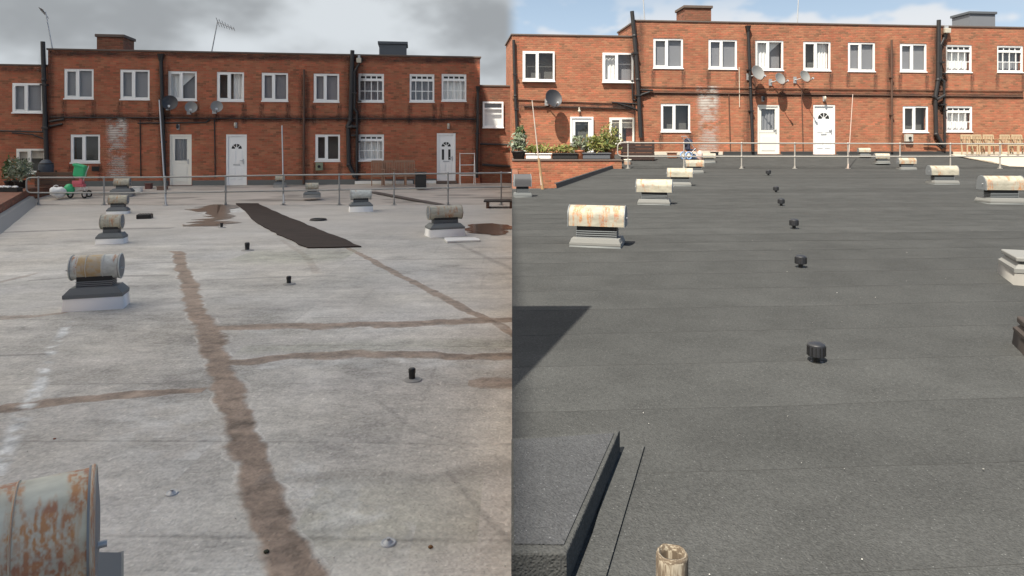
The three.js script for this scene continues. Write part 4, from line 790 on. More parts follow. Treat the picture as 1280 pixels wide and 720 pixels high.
// ---------------------------------------------------------------- dark strip, wet patches, little things on the old roof
function patch(name, pix, m, h, jag = 0, plane = L) {
  const P = pix.map(([x, y]) => plane(x, y)), pts = [];
  for (let i = 0; i < P.length; i++) { const a = P[i], b = P[(i + 1) % P.length], n = 8; for (let k = 0; k < n; k++) { const t = k / n, x = a[0] + (b[0] - a[0]) * t, z = a[2] + (b[2] - a[2]) * t; pts.push(new THREE.Vector2(x + jag * (noise(x * 3, z * 3, 601) - 0.5), -z + jag * (noise(x * 3 + 9, z * 3, 603) - 0.5))); } }
  const g = new THREE.ExtrudeGeometry(new THREE.Shape(pts), { depth: h, bevelEnabled: false }); g.rotateX(-Math.PI / 2);
  const p = g.attributes.position; for (let i = 0; i < p.count; i++) p.setY(i, p.getY(i) + (plane === L ? yL : yR)(-p.getZ(i)) + 0.006);
  g.computeVertexNormals(); return mesh(name, g, m);
}
const matTex = tex(512, 512, (u, v, o) => { const k = 0.75 + 0.7 * (fbm(u * 8, v * 30, 621, 4, 8, 30) - 0.5) + 0.4 * (noise(u * 200, v * 200, 623, 200, 200) - 0.5); o[0] = 0.048 * k; o[1] = 0.033 * k; o[2] = 0.027 * k; });
matTex.repeat.set(0.5, 0.5);
tag(patch('felt_strip', [[286, 247], [309, 247], [324, 256], [352, 269], [400, 288], [452, 309.5], [385, 311], [352, 296], [322, 280]], mat(1, 0.8, { map: matTex, bumpMap: matTex, bumpScale: 0.015, specularIntensity: 0.5 }), 0.02, 0.06), 'long dark brown felt strip running away from the middle of the grey roof', 'felt strip');
M.wet = mat([0.10, 0.066, 0.045], 0.16); M.wet2 = mat([0.16, 0.12, 0.09], 0.3);
struct(patch('puddle', [[247, 262], [262, 256], [284, 252], [286, 270], [284, 283], [242, 283.5], [240, 276], [262, 271]], M.wet2, 0.003, 0.9), 'brown wet patch left of the dark strip');
struct(patch('puddle', [[584, 281], [625, 279.5], [639, 282], [639.6, 292], [612, 294.5], [586, 292]], M.wet, 0.003, 0.5), 'brown puddle at the right of the old roof');
{ const g = patch('metal_cover', [[556, 299], [594, 298.5], [599, 302.5], [560, 303.5]], M.white, 0.03, 0.08); tag(g, 'flat white slab lying below the round ended ventilator', 'slab'); }
{ // dark felt lap beyond the railing
  const P = [[458, 235.5], [470, 235], [557, 251.5], [545, 252]].map(([x, y]) => at(x, y, 25.9 - (y - 235) * 0.185)); const g = new THREE.BufferGeometry();
  const v = [P[0], P[3], P[2], P[0], P[2], P[1]].map(p => [p[0], yL(DRL) + (BASEL - yL(DRL)) * ((-p[2] - DRL) / 5.4) * 1.0 + 0.02, p[2]]).flat(); g.setAttribute('position', new THREE.Float32BufferAttribute(v, 3)); g.computeVertexNormals(); g.setAttribute('uv', new THREE.Float32BufferAttribute(new Float32Array(12), 2));
  const w = mesh('felt_strip', g, mat([0.11, 0.09, 0.08], 0.8)); tag(w, 'narrow dark strip behind the railing below the stacked chairs', 'felt strip');
}
{ const p = L(181, 273); const t = thing('drain_box', 'small square black drain cover right of the left ventilator line', 'drain', p, 0.3); mesh('body', rbox(-0.18, 0.18, -0.01, 0.12, -0.16, 0.16, 0.03), M.black, t); const b = []; for (let i = 0; i < 5; i++) b.push(box(-0.14 + i * 0.065, -0.115 + i * 0.065, 0.12, 0.128, -0.12, 0.12)); mesh('grating', b, M.pipe, t); }
{ const p = L(398, 275.5); const t = thing('drain_box', 'flat dark drain right of the dark strip', 'drain', p, 0.1); const c = new THREE.CylinderGeometry(0.2, 0.24, 0.03, 24); c.translate(0, 0.012, 0); mesh('body', c, M.dark, t); const r = new THREE.TorusGeometry(0.19, 0.02, 8, 24); r.rotateX(Math.PI / 2); r.translate(0, 0.03, 0); mesh('rim', r, M.pipe, t); }
for (const [px, py, s, label] of [[215, 618, 0.028, 'little round metal stud left of the brown seam, beside the nearest ventilator'], [485.5, 680.5, 0.033, 'little round metal stud at the bottom of the grey roof']]) {
  const t = thing('roof_stud', label, 'stud', L(px, py)); t.position.y += 0.006; const g = new THREE.LatheGeometry([[0.001, s * 0.45], [s * 0.4, s * 0.4], [s * 0.62, s * 0.15], [s * 0.8, s * 0.08], [s, s * 0.22], [s * 1.12, 0], [s * 1.12, -0.01]].map(q => new THREE.Vector2(...q)), 24); mesh('washer', g, M.galv, t); const h = new THREE.CylinderGeometry(s * 0.28, s * 0.28, s * 0.5, 6); h.translate(0, s * 0.5, 0); mesh('head', h, M.galv, t);
}
function pebble(px, py, s, m, label, plane = L) { const g = new THREE.IcosahedronGeometry(s, 1), p = g.attributes.position; for (let i = 0; i < p.count; i++) { const k = 0.75 + 0.5 * noise(p.getX(i) / s * 1.7 + px, p.getY(i) / s * 1.7 + p.getZ(i) / s, 641); p.setXYZ(i, p.getX(i) * k * 1.2, p.getY(i) * k * 0.6, p.getZ(i) * k); } g.computeVertexNormals(); const q = plane(px, py); const o = mesh('stone', g, m); o.position.set(q[0], q[1] + s * 0.3 + 0.006, q[2]); tag(o, label, 'stone'); }
pebble(333, 692, 0.012, mat([0.03, 0.035, 0.02]), 'tiny dark mossy lump on the left edge of the brown seam, bottom');
pebble(538, 686, 0.01, mat([0.2, 0.1, 0.04]), 'tiny brown crumb right of the lowest metal stud'); pebble(68, 550, 0.008, mat([0.25, 0.09, 0.05]), 'tiny red crumb above the rusty ventilator');
{ // gravel crumbs on both roofs
  const g = new THREE.IcosahedronGeometry(1, 0), n = 420, im = new THREE.InstancedMesh(g, mat([0.5, 0.49, 0.46], 0.9), n), q = new THREE.Object3D();
  for (let i = 0; i < n; i++) { const left = rnd() < 0.93, d = 1.6 + Math.pow(rnd(), 1.6) * 9, x = (left ? -1 : 1) * rnd() * d * 0.75, s = 0.001 + 0.0016 * rnd(); q.position.set(x, (left ? yL(d) : yR(d)) + 0.012, -d); q.scale.set(s * (1 + rnd()), s, s * (1 + rnd())); q.rotation.set(0, rnd() * 6, 0); q.updateMatrix(); im.setMatrixAt(i, q.matrix); im.setColorAt(i, new THREE.Color().setScalar(0.4 + 0.6 * rnd())); }
  im.name = 'gravel_crumbs'; im.userData = { kind: 'stuff', label: 'pale crumbs of grit scattered on both roofs' }; scene.add(im);
}

// ---------------------------------------------------------------- felt-covered box and clay pipe at the front of the new roof
{
  const hb = 0.1, top = (px, py) => { const d = (HR - hb) * F / (py - VR); return [(px - CX) / F * d, -d]; };
  const fr_ = top(773, 538), nr = top(706, 690), q = [[0.004, top(640, 548)[1]], fr_, nr, [0.004, nr[1] - 0.004]];
  const s = new THREE.Shape(q.map(([x, z]) => new THREE.Vector2(x, -z))); const g = new THREE.ExtrudeGeometry(s, { depth: hb - 0.012, bevelEnabled: true, bevelSize: 0.006, bevelThickness: 0.006, bevelSegments: 2 }); g.rotateX(-Math.PI / 2); 
  const p = g.attributes.position; for (let i = 0; i < p.count; i++) p.setY(i, p.getY(i) + yR(-p.getZ(i)) + 0.006);
  const t = thing('roof_hatch_kerb', 'low felt covered box at the bottom left of the new felt', 'roof kerb'); const fm = mat(1.08, 0.95, { specularIntensity: 0.2, map: feltMap, bumpMap: feltBump, bumpScale: 0.003 });
  mesh('box', uvBox(g), fm, t);
  { // cap sheet on the top of the box, its laps at the edges
    const capMat = mat([1.06, 1.07, 1.15], 0.95, { specularIntensity: 0.2, map: feltMap, bumpMap: feltBump, bumpScale: 0.003 });
    const cen = q.reduce((m, v) => [m[0] + v[0] / 4, m[1] + v[1] / 4], [0, 0]), inset = (v, k) => [cen[0] + (v[0] - cen[0]) * k, cen[1] + (v[1] - cen[1]) * k];
    const cap = (P, h, m, name) => { const cs = new THREE.Shape(P.map(([x, z]) => new THREE.Vector2(x, -z))), cg = new THREE.ExtrudeGeometry(cs, { depth: 0.003, bevelEnabled: false }); cg.rotateX(-Math.PI / 2); const cp = cg.attributes.position; for (let i = 0; i < cp.count; i++) cp.setY(i, cp.getY(i) + yR(-cp.getZ(i)) + hb + h); mesh(name, uvBox(cg), m, t); };
    cap([[0.006, q[0][1] + 0.02], inset(q[1], 0.92), inset(q[2], 0.92), [0.006, inset(q[3], 0.92)[1]]], 0.0012, capMat, 'felt_cap');
  }
  // felt apron on the roof beside the box
  const A = [[774, 560], [806, 560], [755, 735], [722, 735]].map(([x, y]) => R(x, y)); const ag = new THREE.BufferGeometry(), vv = [A[0], A[3], A[2], A[0], A[2], A[1]].map(v => [v[0], v[1] + 0.014, v[2]]); ag.setAttribute('position', new THREE.Float32BufferAttribute(vv.flat(), 3)); ag.setAttribute('uv', new THREE.Float32BufferAttribute(vv.map(v => [v[0], v[2]]).flat(), 2)); ag.computeVertexNormals(); mesh('felt_apron', ag, fm, t);
}
{
  const d = 1.29, c = at(840, 690, d), r = 0.029, foot = yR(d);
  const ctex = tex(256, 256, (u, v, o) => { const n = fbm(u * 14, v * 14, 661, 5, 14, 14), n2 = fbm(u * 40, v * 40, 663, 3, 40, 40); const k = 0.55 + 0.8 * n; const w = smooth(0.5, 0.72, n2 * 0.6 + n * 0.45); o[0] = 0.15 * k + (0.40 - 0.15 * k) * w; o[1] = 0.115 * k + (0.35 - 0.115 * k) * w; o[2] = 0.08 * k + (0.27 - 0.08 * k) * w; });
  const t = thing('clay_pipe', 'crusted clay pipe stub standing at the bottom edge of the new felt', 'pipe', [c[0], foot, c[2]]), h = c[1] - foot;
  const prof = [[r * 0.98, -0.02], [r * 1.0, h * 0.7], [r * 1.02, h * 0.98], [r * 0.96, h], [r * 0.80, h], [r * 0.76, h * 0.97], [r * 0.74, h * 0.4], [0.001, h * 0.38]].map(q => new THREE.Vector2(...q));
  const g = new THREE.LatheGeometry(prof, 40), p = g.attributes.position; for (let i = 0; i < p.count; i++) { const a = Math.atan2(p.getX(i), p.getZ(i)), k = 1 + 0.05 * (noise(a * 4 + 20, p.getY(i) * 60, 671) - 0.5); p.setX(i, p.getX(i) * k); p.setZ(i, p.getZ(i) * k); if (p.getY(i) > h * 0.9) p.setY(i, p.getY(i) + 0.003 * (noise(a * 3 + 9, 2, 673) - 0.5)); } g.computeVertexNormals();
  mesh('pipe', g, mat(1, 0.95, { map: ctex }), t);
  const c2 = at(848, 690, d); void c2;
}

// ---------------------------------------------------------------- planters and terraces at the left of each roof
const leafCols = { green: [[0.06, 0.11, 0.03], [0.09, 0.15, 0.04], [0.04, 0.08, 0.02]], pale: [[0.24, 0.28, 0.19], [0.18, 0.23, 0.13], [0.30, 0.33, 0.25]], yellow: [[0.22, 0.24, 0.05], [0.15, 0.19, 0.04], [0.30, 0.27, 0.08]] };
for (const k in leafCols) leafCols[k] = leafCols[k].map(c => mat(c, 0.8, { transmission: 0.3, thickness: 0, side: THREE.DoubleSide }));
function foliage(t, w, h, dpt, y0, n, kind, leaf = 0.07, name = 'foliage') {
  for (let q = 0; q < 3; q++) {
    const pos = [], uv = []; for (let i = 0; i < n / 3; i++) {
      const a = rnd() * 6.283, e = Math.acos(1 - rnd() * 1.6), rr = Math.pow(rnd(), 0.45), lump = 0.65 + 0.6 * noise(a * 1.6 + q * 3 + t.position.x * 5, e * 3, 701);
      const c = V(Math.cos(a) * Math.sin(e) * rr * w / 2 * lump, y0 + (0.4 + 0.6 * Math.cos(e) * rr * lump) * h, Math.sin(a) * Math.sin(e) * rr * dpt / 2 * lump);
      const dir = V(rnd() - 0.5, rnd() * 0.9 - 0.2, rnd() - 0.5).normalize(), side = dir.clone().cross(V(rnd() - 0.5, rnd() - 0.5, rnd() - 0.5)).normalize(), l = leaf * (0.6 + 0.8 * rnd());
      const A = c.clone().addScaledVector(dir, -l), B = c.clone().addScaledVector(side, l * 0.38), C = c.clone().addScaledVector(dir, l), D = c.clone().addScaledVector(side, -l * 0.38);
      for (const v of [A, B, C, A, C, D]) { pos.push(v.x, v.y, v.z); uv.push(0, 0); }
    }
    const g = new THREE.BufferGeometry(); g.setAttribute('position', new THREE.Float32BufferAttribute(pos, 3)); g.setAttribute('uv', new THREE.Float32BufferAttribute(uv, 2)); g.computeVertexNormals(); mesh(name, g, leafCols[kind][q], t);
  }
  const st = []; for (let i = 0; i < 6; i++) { const a = rnd() * 6.28; st.push(tube([[0, y0 - 0.05, 0], [Math.cos(a) * w * 0.12, y0 + h * 0.35, Math.sin(a) * dpt * 0.12], [Math.cos(a) * w * 0.3, y0 + h * 0.75, Math.sin(a) * dpt * 0.3]], 0.008, 6, 5)); } mesh('stem', st, M.wood, t);
}
function pot(t, r, h, m) { const g = new THREE.LatheGeometry([[0.001, 0], [r * 0.72, 0], [r * 0.95, h * 0.82], [r * 1.08, h * 0.83], [r * 1.08, h], [r * 0.92, h], [r * 0.9, h * 0.88], [0.001, h * 0.88]].map(q => new THREE.Vector2(...q)), 24); mesh('pot', g, m, t); }
function trough(t, w, h, d, m) { mesh('trough', [rbox(-w / 2, w / 2, 0, h * 0.85, -d / 2, d / 2, 0.02), rbox(-w / 2 - 0.02, w / 2 + 0.02, h * 0.82, h, -d / 2 - 0.02, d / 2 + 0.02, 0.015)], m, t); mesh('soil', box(-w / 2 + 0.02, w / 2 - 0.02, h, h + 0.012, -d / 2 + 0.02, d / 2 - 0.02), mat([0.05, 0.035, 0.025], 1), t); }
let TR; {
  // right: brick terrace with planters
  const c0 = R(692, 236), c1 = R(770, 209), DW = 25.3, yT = (CY - 201.5) / F * DW, P = [[0.006, -DW], [c1[0] + 0.02, -DW], [c1[0] + 0.02, -28.3], [0.006, -28.3]];
  const s = new THREE.Shape(P.map(([x, z]) => new THREE.Vector2(x, -z))); const g = new THREE.ExtrudeGeometry(s, { depth: yT + 1.99, bevelEnabled: false }); g.rotateX(-Math.PI / 2); g.translate(0, -1.99, 0);
  TR = thing('terrace_wall', 'sunlit low brick terrace wall carrying planters, left of the new felt', 'wall'); mesh('wall', uvBox(g), M.brick, TR);
  const cp = new THREE.ExtrudeGeometry(s, { depth: 0.05, bevelEnabled: true, bevelSize: 0.03, bevelThickness: 0.008, bevelSegments: 1 }); cp.rotateX(-Math.PI / 2); cp.translate(0, yT + 0.01, 0); const pp = cp.attributes.position; for (let i = 0; i < pp.count; i++) if (pp.getX(i) < 0.006) pp.setX(i, 0.006); mesh('coping', cp, M.coping, TR);
  // felt turned up along the foot of its side
  const n = V(c1[0] - c0[0], 0, c1[2] - c0[2]).normalize(), k = [-n.z, n.x]; void k;
  const up = []; for (let i = 0; i < 10; i++) { const a = i / 10, b = (i + 1) / 10, pa = [c0[0] + (c1[0] - c0[0]) * a, c0[2] + (c1[2] - c0[2]) * a], pb = [c0[0] + (c1[0] - c0[0]) * b, c0[2] + (c1[2] - c0[2]) * b]; const ya = yR(-pa[1]), yb = yR(-pb[1]); const o = 0.05;
    const q = [[pa[0] - 0.0 + 0.004, ya + 0.13, pa[1]], [pb[0] + 0.004, yb + 0.13, pb[1]], [pb[0] + o, yb + 0.12, pb[1]], [pa[0] + o, ya + 0.12, pa[1]], [pa[0] + o + 0.03, ya - 0.01, pa[1]], [pb[0] + o + 0.03, yb - 0.01, pb[1]]];
    for (const v of [q[0], q[3], q[2], q[0], q[2], q[1], q[3], q[4], q[5], q[3], q[5], q[2]]) up.push(...v); }
  const ug = new THREE.BufferGeometry(); ug.setAttribute('position', new THREE.Float32BufferAttribute(up, 3)); ug.computeVertexNormals(); ug.setAttribute('uv', new THREE.Float32BufferAttribute(new Float32Array(up.length / 3 * 2), 2)); mesh('felt_upstand', ug, M.felt, TR);
  mesh('footing', rbox(0.01, c0[0] + 0.1, yR(13) - 0.1, yR(13) + 0.05, c0[2] + 0.002, c0[2] + 0.1), M.felt, TR);
  const dz = d => d, Y = yT + 0.068;
  const put = (px, d) => [(px - CX) / F * d, Y, -d];
  let t = thing('planter_trough', 'long white planter with pale silvery plants on the sunlit terrace wall', 'planter', put(673, 25.7)); trough(t, 0.55, 0.13, 0.24, M.white); foliage(t, 0.7, 0.22, 0.3, 0.12, 240, 'yellow', 0.05); t.scale.setScalar(1.72);
  t = thing('planter_trough', 'black trough with low green plants on the sunlit terrace wall', 'planter', put(706, 25.7)); trough(t, 0.55, 0.13, 0.24, M.dark); foliage(t, 0.6, 0.22, 0.3, 0.12, 260, 'yellow', 0.045); t.scale.setScalar(1.72);
  t = thing('potted_plant', 'small terracotta pot below the white framed door, sunlit terrace', 'potted plant', put(724.5, 25.7)); pot(t, 0.11, 0.2, M.terracotta); foliage(t, 0.4, 0.34, 0.3, 0.2, 240, 'pale', 0.05); t.scale.setScalar(1.72);
  t = thing('planter_trough', 'grey trough with yellow green plants at the end of the terrace wall', 'planter', put(745, 25.75)); trough(t, 0.6, 0.14, 0.26, M.slate); foliage(t, 0.7, 0.42, 0.36, 0.12, 380, 'yellow', 0.055); t.scale.setScalar(1.72);
  t = thing('potted_plant', 'bushy pale silver plant at the left end of the sunlit terrace wall', 'potted plant', put(648, 25.8)); pot(t, 0.16, 0.18, M.dark); foliage(t, 0.42, 0.5, 0.36, 0.14, 360, 'pale', 0.055); t.position.x = 0.26; t.scale.setScalar(1.72);
  t = thing('potted_plant', 'tall dark green shrub against the low wing beside the middle of the view', 'potted plant', put(649, 27.2)); pot(t, 0.2, 0.3, M.dark); foliage(t, 0.5, 1.1, 0.5, 0.3, 500, 'green', 0.08); t.position.x = 0.32; t.scale.setScalar(1.0);
  t = thing('potted_plant', 'yellow green bush before the sunlit kitchen window', 'potted plant', put(762, 26.5)); pot(t, 0.17, 0.25, M.terracotta); foliage(t, 0.75, 0.75, 0.6, 0.2, 620, 'yellow', 0.05); t.scale.setScalar(1.4);
  t = thing('potted_plant', 'bushy green plant right of the white framed door, sunlit terrace', 'potted plant', put(752, 26.1)); pot(t, 0.15, 0.2, M.dark); foliage(t, 0.55, 0.5, 0.45, 0.15, 420, 'green', 0.06); t.scale.setScalar(1.4);
  void dz;
  // leaning pole on a wooden stake
  const p0 = R(678, 236.5), t2 = thing('garden_stake', 'leaning thin pole lashed to a wooden stake before the sunlit terrace wall', 'pole', [p0[0], p0[1], p0[2] + 0.12]);
  mesh('stake', rod([0, 0, 0], [-0.09, 0.72, 0], 0.036, 0.03), M.wood, t2); mesh('shaft', rod([-0.03, 0.1, 0.02], [-0.24, 2.05, -0.04], 0.016, 0.012), mat([0.5, 0.42, 0.36], 0.7), t2);
}
{ // dark wooden screen and paint can by the right railing's end
  const f = FR, d = 27.2, a = at(776, 193, d), b = at(818, 193, d), t = thing('wooden_screen', 'dark brown slatted wooden screen at the sunlit house corner', 'screen', [a[0], yT0(d), -d]);
  const w = b[0] - a[0]; for (let i = 0; i < 5; i++) mesh('slat', rbox(0, w, 0.06 + i * 0.15, 0.19 + i * 0.15, 0, 0.03, 0.006), mat([0.042, 0.024, 0.02], 0.8), t); for (const x of [0.04, w - 0.08]) mesh('post', box(x, x + 0.06, 0, 0.85, -0.06, -0.002), M.rustPipe, t);
  void f;
  const p = R(780.5, 208.5), c = thing('paint_can', 'small white tub at the foot of the railing end post, new felt', 'tub', [p[0] + 0.05, p[1] + 0.01, p[2] + 0.45]); const g = new THREE.LatheGeometry([[0.001, 0], [0.125, 0], [0.14, 0.26], [0.15, 0.26], [0.15, 0.3], [0.001, 0.305]].map(q => new THREE.Vector2(...q)), 24); mesh('body', g, M.cream, c); mesh('label_band', rod([0, 0.09, 0], [0, 0.2, 0], 0.137, 0.141, 24, false), mat([0.45, 0.3, 0.22]), c); mesh('handle', (() => { const h = new THREE.TorusGeometry(0.14, 0.006, 6, 24, Math.PI); h.rotateX(1.9); h.translate(0, 0.28, 0); return h; })(), M.galv, c);
}
function yT0(d) { return yR(DRR) + (BASER - yR(DRR)) * clamp((d - DRR) / (29 - DRR)); }
function yTL(d) { return yL(DRL) + (BASEL - yL(DRL)) * clamp((d - DRL) / (27.3 - DRL)); }
{ // left: brick terrace
  const a = L(-30, 300), b = L(36, 253.5), yT = -1.42, P = [[-19, a[2]], [a[0], a[2]], [b[0], b[2]], [b[0], -26.2], [-19, -26.2]];
  const s = new THREE.Shape(P.map(([x, z]) => new THREE.Vector2(x, -z))); const g = new THREE.ExtrudeGeometry(s, { depth: yT + 3, bevelEnabled: false }); g.rotateX(-Math.PI / 2); g.translate(0, -3, 0);
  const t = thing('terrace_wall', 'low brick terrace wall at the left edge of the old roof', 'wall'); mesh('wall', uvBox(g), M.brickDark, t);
  const up = []; const n = 12; for (let i = 0; i < n; i++) { const q = [i / n, (i + 1) / n].map(k => [a[0] + (b[0] - a[0]) * k, a[2] + (b[2] - a[2]) * k]); const [A, B] = q; const ya = yL(-A[1]), yb = yL(-B[1]), o = 0.16, h = 0.24;
    const v = [[A[0] + 0.004, ya + h, A[1]], [B[0] + 0.004, yb + h, B[1]], [B[0] + o, yb + h - 0.02, B[1]], [A[0] + o, ya + h - 0.02, A[1]], [A[0] + o + 0.2, ya - 0.01, A[1]], [B[0] + o + 0.2, yb - 0.01, B[1]]];
    for (const e of [v[0], v[3], v[2], v[0], v[2], v[1], v[3], v[4], v[5], v[3], v[5], v[2]]) up.push(...e); }
  const ug = new THREE.BufferGeometry(); ug.setAttribute('position', new THREE.Float32BufferAttribute(up, 3)); ug.computeVertexNormals(); ug.setAttribute('uv', new THREE.Float32BufferAttribute(new Float32Array(up.length / 3 * 2), 2)); mesh('felt_upstand', ug, mat([0.30, 0.295, 0.28], 0.85), t);
  const Y = yT + 0.002, put = (px, d) => [(px - CX) / F * d, Y, -d]; let p;
  p = thing('potted_plant', 'grey green bush before the far left kitchen window', 'potted plant', put(25, 24)); pot(p, 0.2, 0.28, M.dark); foliage(p, 0.95, 0.85, 0.6, 0.22, 620, 'pale', 0.07);
  p = thing('potted_plant', 'dark green shrub at the far left edge', 'potted plant', put(12, 24.4)); pot(p, 0.17, 0.25, M.dark); foliage(p, 0.5, 0.9, 0.5, 0.2, 420, 'green', 0.07);
  p = thing('planter_trough', 'dark trough with white pebbles on the left terrace wall', 'planter', put(10, 22)); trough(p, 0.8, 0.14, 0.26, M.dark); { const w = []; for (let i = 0; i < 40; i++) { const q = new THREE.IcosahedronGeometry(0.03 + 0.02 * rnd(), 0); q.translate((rnd() - 0.5) * 0.7, 0.16, (rnd() - 0.5) * 0.2); w.push(q); } mesh('pebbles', w, M.white, p).userData = { kind: 'stuff' }; }
  p = thing('water_butt', 'dark blue round bin beside the far left kitchen window', 'bin', put(57.5, 25.2)); { const q = new THREE.LatheGeometry([[0.001, 0], [0.2, 0], [0.24, 0.3], [0.25, 0.75], [0.22, 0.85], [0.12, 0.98], [0.001, 1.0]].map(v => new THREE.Vector2(...v)), 24); mesh('body', q, mat([0.06, 0.07, 0.085], 0.6), p); mesh('lid', (() => { const r = new THREE.TorusGeometry(0.225, 0.02, 8, 24); r.rotateX(Math.PI / 2); r.translate(0, 0.84, 0); return r; })(), M.pipe, p); }
  p = thing('wooden_screen', 'dark weathered board screen behind the left end of the railing', 'screen', at(44, 242, 24.9)); for (let i = 0; i < 5; i++) mesh('board', rbox(0, 1.45, 0.05 + i * 0.15, 0.185 + i * 0.15, 0, 0.03, 0.006), mat([0.11 + 0.02 * (i % 2), 0.07, 0.05], 0.85), p); for (const x of [0.05, 0.7, 1.35]) mesh('post', box(x, x + 0.06, 0, 0.85, -0.06, -0.002), M.rustPipe, p);
}

// ---------------------------------------------------------------- toys, chairs, odds and ends behind the railings
function wheel(r, w, m = M.rubber, hub = M.galv) { const t = new THREE.TorusGeometry(r - w, w, 10, 24), s = []; for (let i = 0; i < 6; i++) s.push(rod([0, 0, 0], [Math.cos(i * 1.047) * (r - w), Math.sin(i * 1.047) * (r - w), 0], 0.008, 0.008, 5)); s.push(rod([0, 0, -w], [0, 0, w], r * 0.25)); return { tyre: t, hub: merge(s), m, hubm: hub }; }
function addWheel(t, x, y, z, r, w, ry, m, hub) { const q = wheel(r, w, m, hub), o = mesh('wheel', q.tyre, q.m, t); o.position.set(x, y, z); o.rotation.y = ry; mesh('hub', q.hub, q.hubm, o); }
{ // push trike with hood
  const d = 24.2, p = at(97, 249.5, d), t = thing('push_tricycle', "child's push tricycle with green hood and pink seat behind the railing", 'tricycle', [p[0], yTL(d), p[2]], 0.2); t.scale.set(0.9, 1.2, 0.9);
  const green = mat([0.04, 0.42, 0.17], 0.4), pink = mat([0.62, 0.13, 0.16], 0.5);
  const hood = rbox(-0.2, 0.2, -0.2, 0.2, -0.18, 0.18, 0.07); hood.rotateZ(-0.22); hood.translate(0.1, 0.8, 0); const peak = rbox(-0.26, 0.1, 0.1, 0.19, -0.19, 0.19, 0.04); peak.rotateZ(-0.22); peak.translate(0.1, 0.8, 0); mesh('hood', [hood, peak], green, t);
  mesh('seat', [rbox(-0.12, 0.26, 0.33, 0.42, -0.15, 0.15, 0.03), rbox(0.1, 0.2, 0.4, 0.68, -0.15, 0.15, 0.03), rbox(-0.14, 0.22, 0.40, 0.52, 0.13, 0.17, 0.02)], pink, t);
  const ft = new THREE.SphereGeometry(0.17, 20, 14); ft.scale(1.15, 1, 0.9); ft.translate(-0.28, 0.26, 0.05); mesh('front_fairing', ft, green, t);
  mesh('frame', [rod([-0.22, 0.4, 0], [-0.22, 0.12, 0], 0.018), rod([-0.22, 0.2, 0], [0.35, 0.3, 0], 0.018), rod([0.1, 0.3, 0], [0.4, 0.95, 0], 0.014), rod([0.33, 0.1, -0.2], [0.33, 0.1, 0.2], 0.014), rod([0.33, 0.1, 0], [0.2, 0.34, 0], 0.014)], M.white, t);
  mesh('handlebar', rod([-0.2, 0.52, -0.16], [-0.2, 0.52, 0.16], 0.016), M.pipe, t);
  addWheel(t, -0.22, 0.12, 0.1, 0.12, 0.028, 0.1); addWheel(t, 0.33, 0.11, 0.22, 0.115, 0.026, 0); addWheel(t, 0.33, 0.11, -0.22, 0.115, 0.026, 0); 
  const q = at(72, 244, 23.9), w = thing('plastic_bag', 'crumpled white bag lying left of the green tricycle', 'bag', [q[0], yTL(23.9), q[2]], 0.4);
  const bl = new THREE.SphereGeometry(0.22, 20, 14), bp = bl.attributes.position; for (let i = 0; i < bp.count; i++) { const k = 0.8 + 0.5 * noise(bp.getX(i) * 9 + 4, bp.getY(i) * 9 + bp.getZ(i) * 6, 801); bp.setXYZ(i, bp.getX(i) * k * 1.15, bp.getY(i) * k * 0.8, bp.getZ(i) * k); } bl.computeVertexNormals(); bl.translate(0, 0.26, 0); mesh('body', bl, M.white, w); mesh('handle', (() => { const k = new THREE.TorusGeometry(0.08, 0.012, 6, 16, Math.PI); k.rotateZ(0.5); k.translate(-0.05, 0.42, 0); return k; })(), M.white, w); 
}
{ // pram by the sunlit wall
  const d = 27.6, p = at(863, 193, d), t = thing('pushchair', 'dark hooded pushchair with pale blue wheel beside the sunlit lime stain', 'pushchair', [p[0], yT0(d), p[2]], 0.3);
  const nv = mat([0.03, 0.035, 0.06], 0.8), blue = mat([0.2, 0.32, 0.55], 0.5);
  const h = new THREE.SphereGeometry(0.22, 18, 12, 0, 6.283, 0, 1.6); h.scale(0.8, 1.1, 0.9); h.rotateZ(0.5); h.translate(-0.08, 0.66, 0); mesh('hood', h, nv, t); mesh('seat', [rbox(-0.12, 0.18, 0.36, 0.44, -0.16, 0.16, 0.03), rbox(-0.2, -0.1, 0.4, 0.72, -0.16, 0.16, 0.03)], nv, t);
  mesh('frame', [-0.18, 0.18].map(z => [rod([0.3, 0.15, z], [-0.3, 0.95, z], 0.014), rod([-0.2, 0.16, z], [0.12, 0.46, z], 0.014)]).flat().concat(rod([-0.3, 0.95, -0.18], [-0.3, 0.95, 0.18], 0.016)), M.galv, t);
  for (const z of [-0.2, 0.2]) { addWheel(t, -0.2, 0.17, z, 0.17, 0.03, 0, blue, M.white); addWheel(t, 0.3, 0.12, z, 0.12, 0.025, 0, blue, M.white); }
  const q = at(872, 193, 27.4), b = thing('toy_bag', 'pale pink bag beside the pushchair at the sunlit wall', 'bag', [q[0] + 0.1, yT0(27.4), q[2]]); const g = new THREE.SphereGeometry(0.16, 18, 12), gp = g.attributes.position; for (let i = 0; i < gp.count; i++) { const k = 0.85 + 0.35 * noise(gp.getX(i) * 12 + 4, gp.getY(i) * 12 + gp.getZ(i) * 8, 811); gp.setXYZ(i, gp.getX(i) * k, gp.getY(i) * k * 1.2, gp.getZ(i) * k * 0.8); } g.computeVertexNormals(); g.translate(0, 0.18, 0); mesh('body', g, mat([0.6, 0.42, 0.38], 0.7), b); mesh('handle', (() => { const k = new THREE.TorusGeometry(0.07, 0.01, 6, 16, Math.PI); k.translate(0, 0.34, 0); return k; })(), M.cream, b);
}
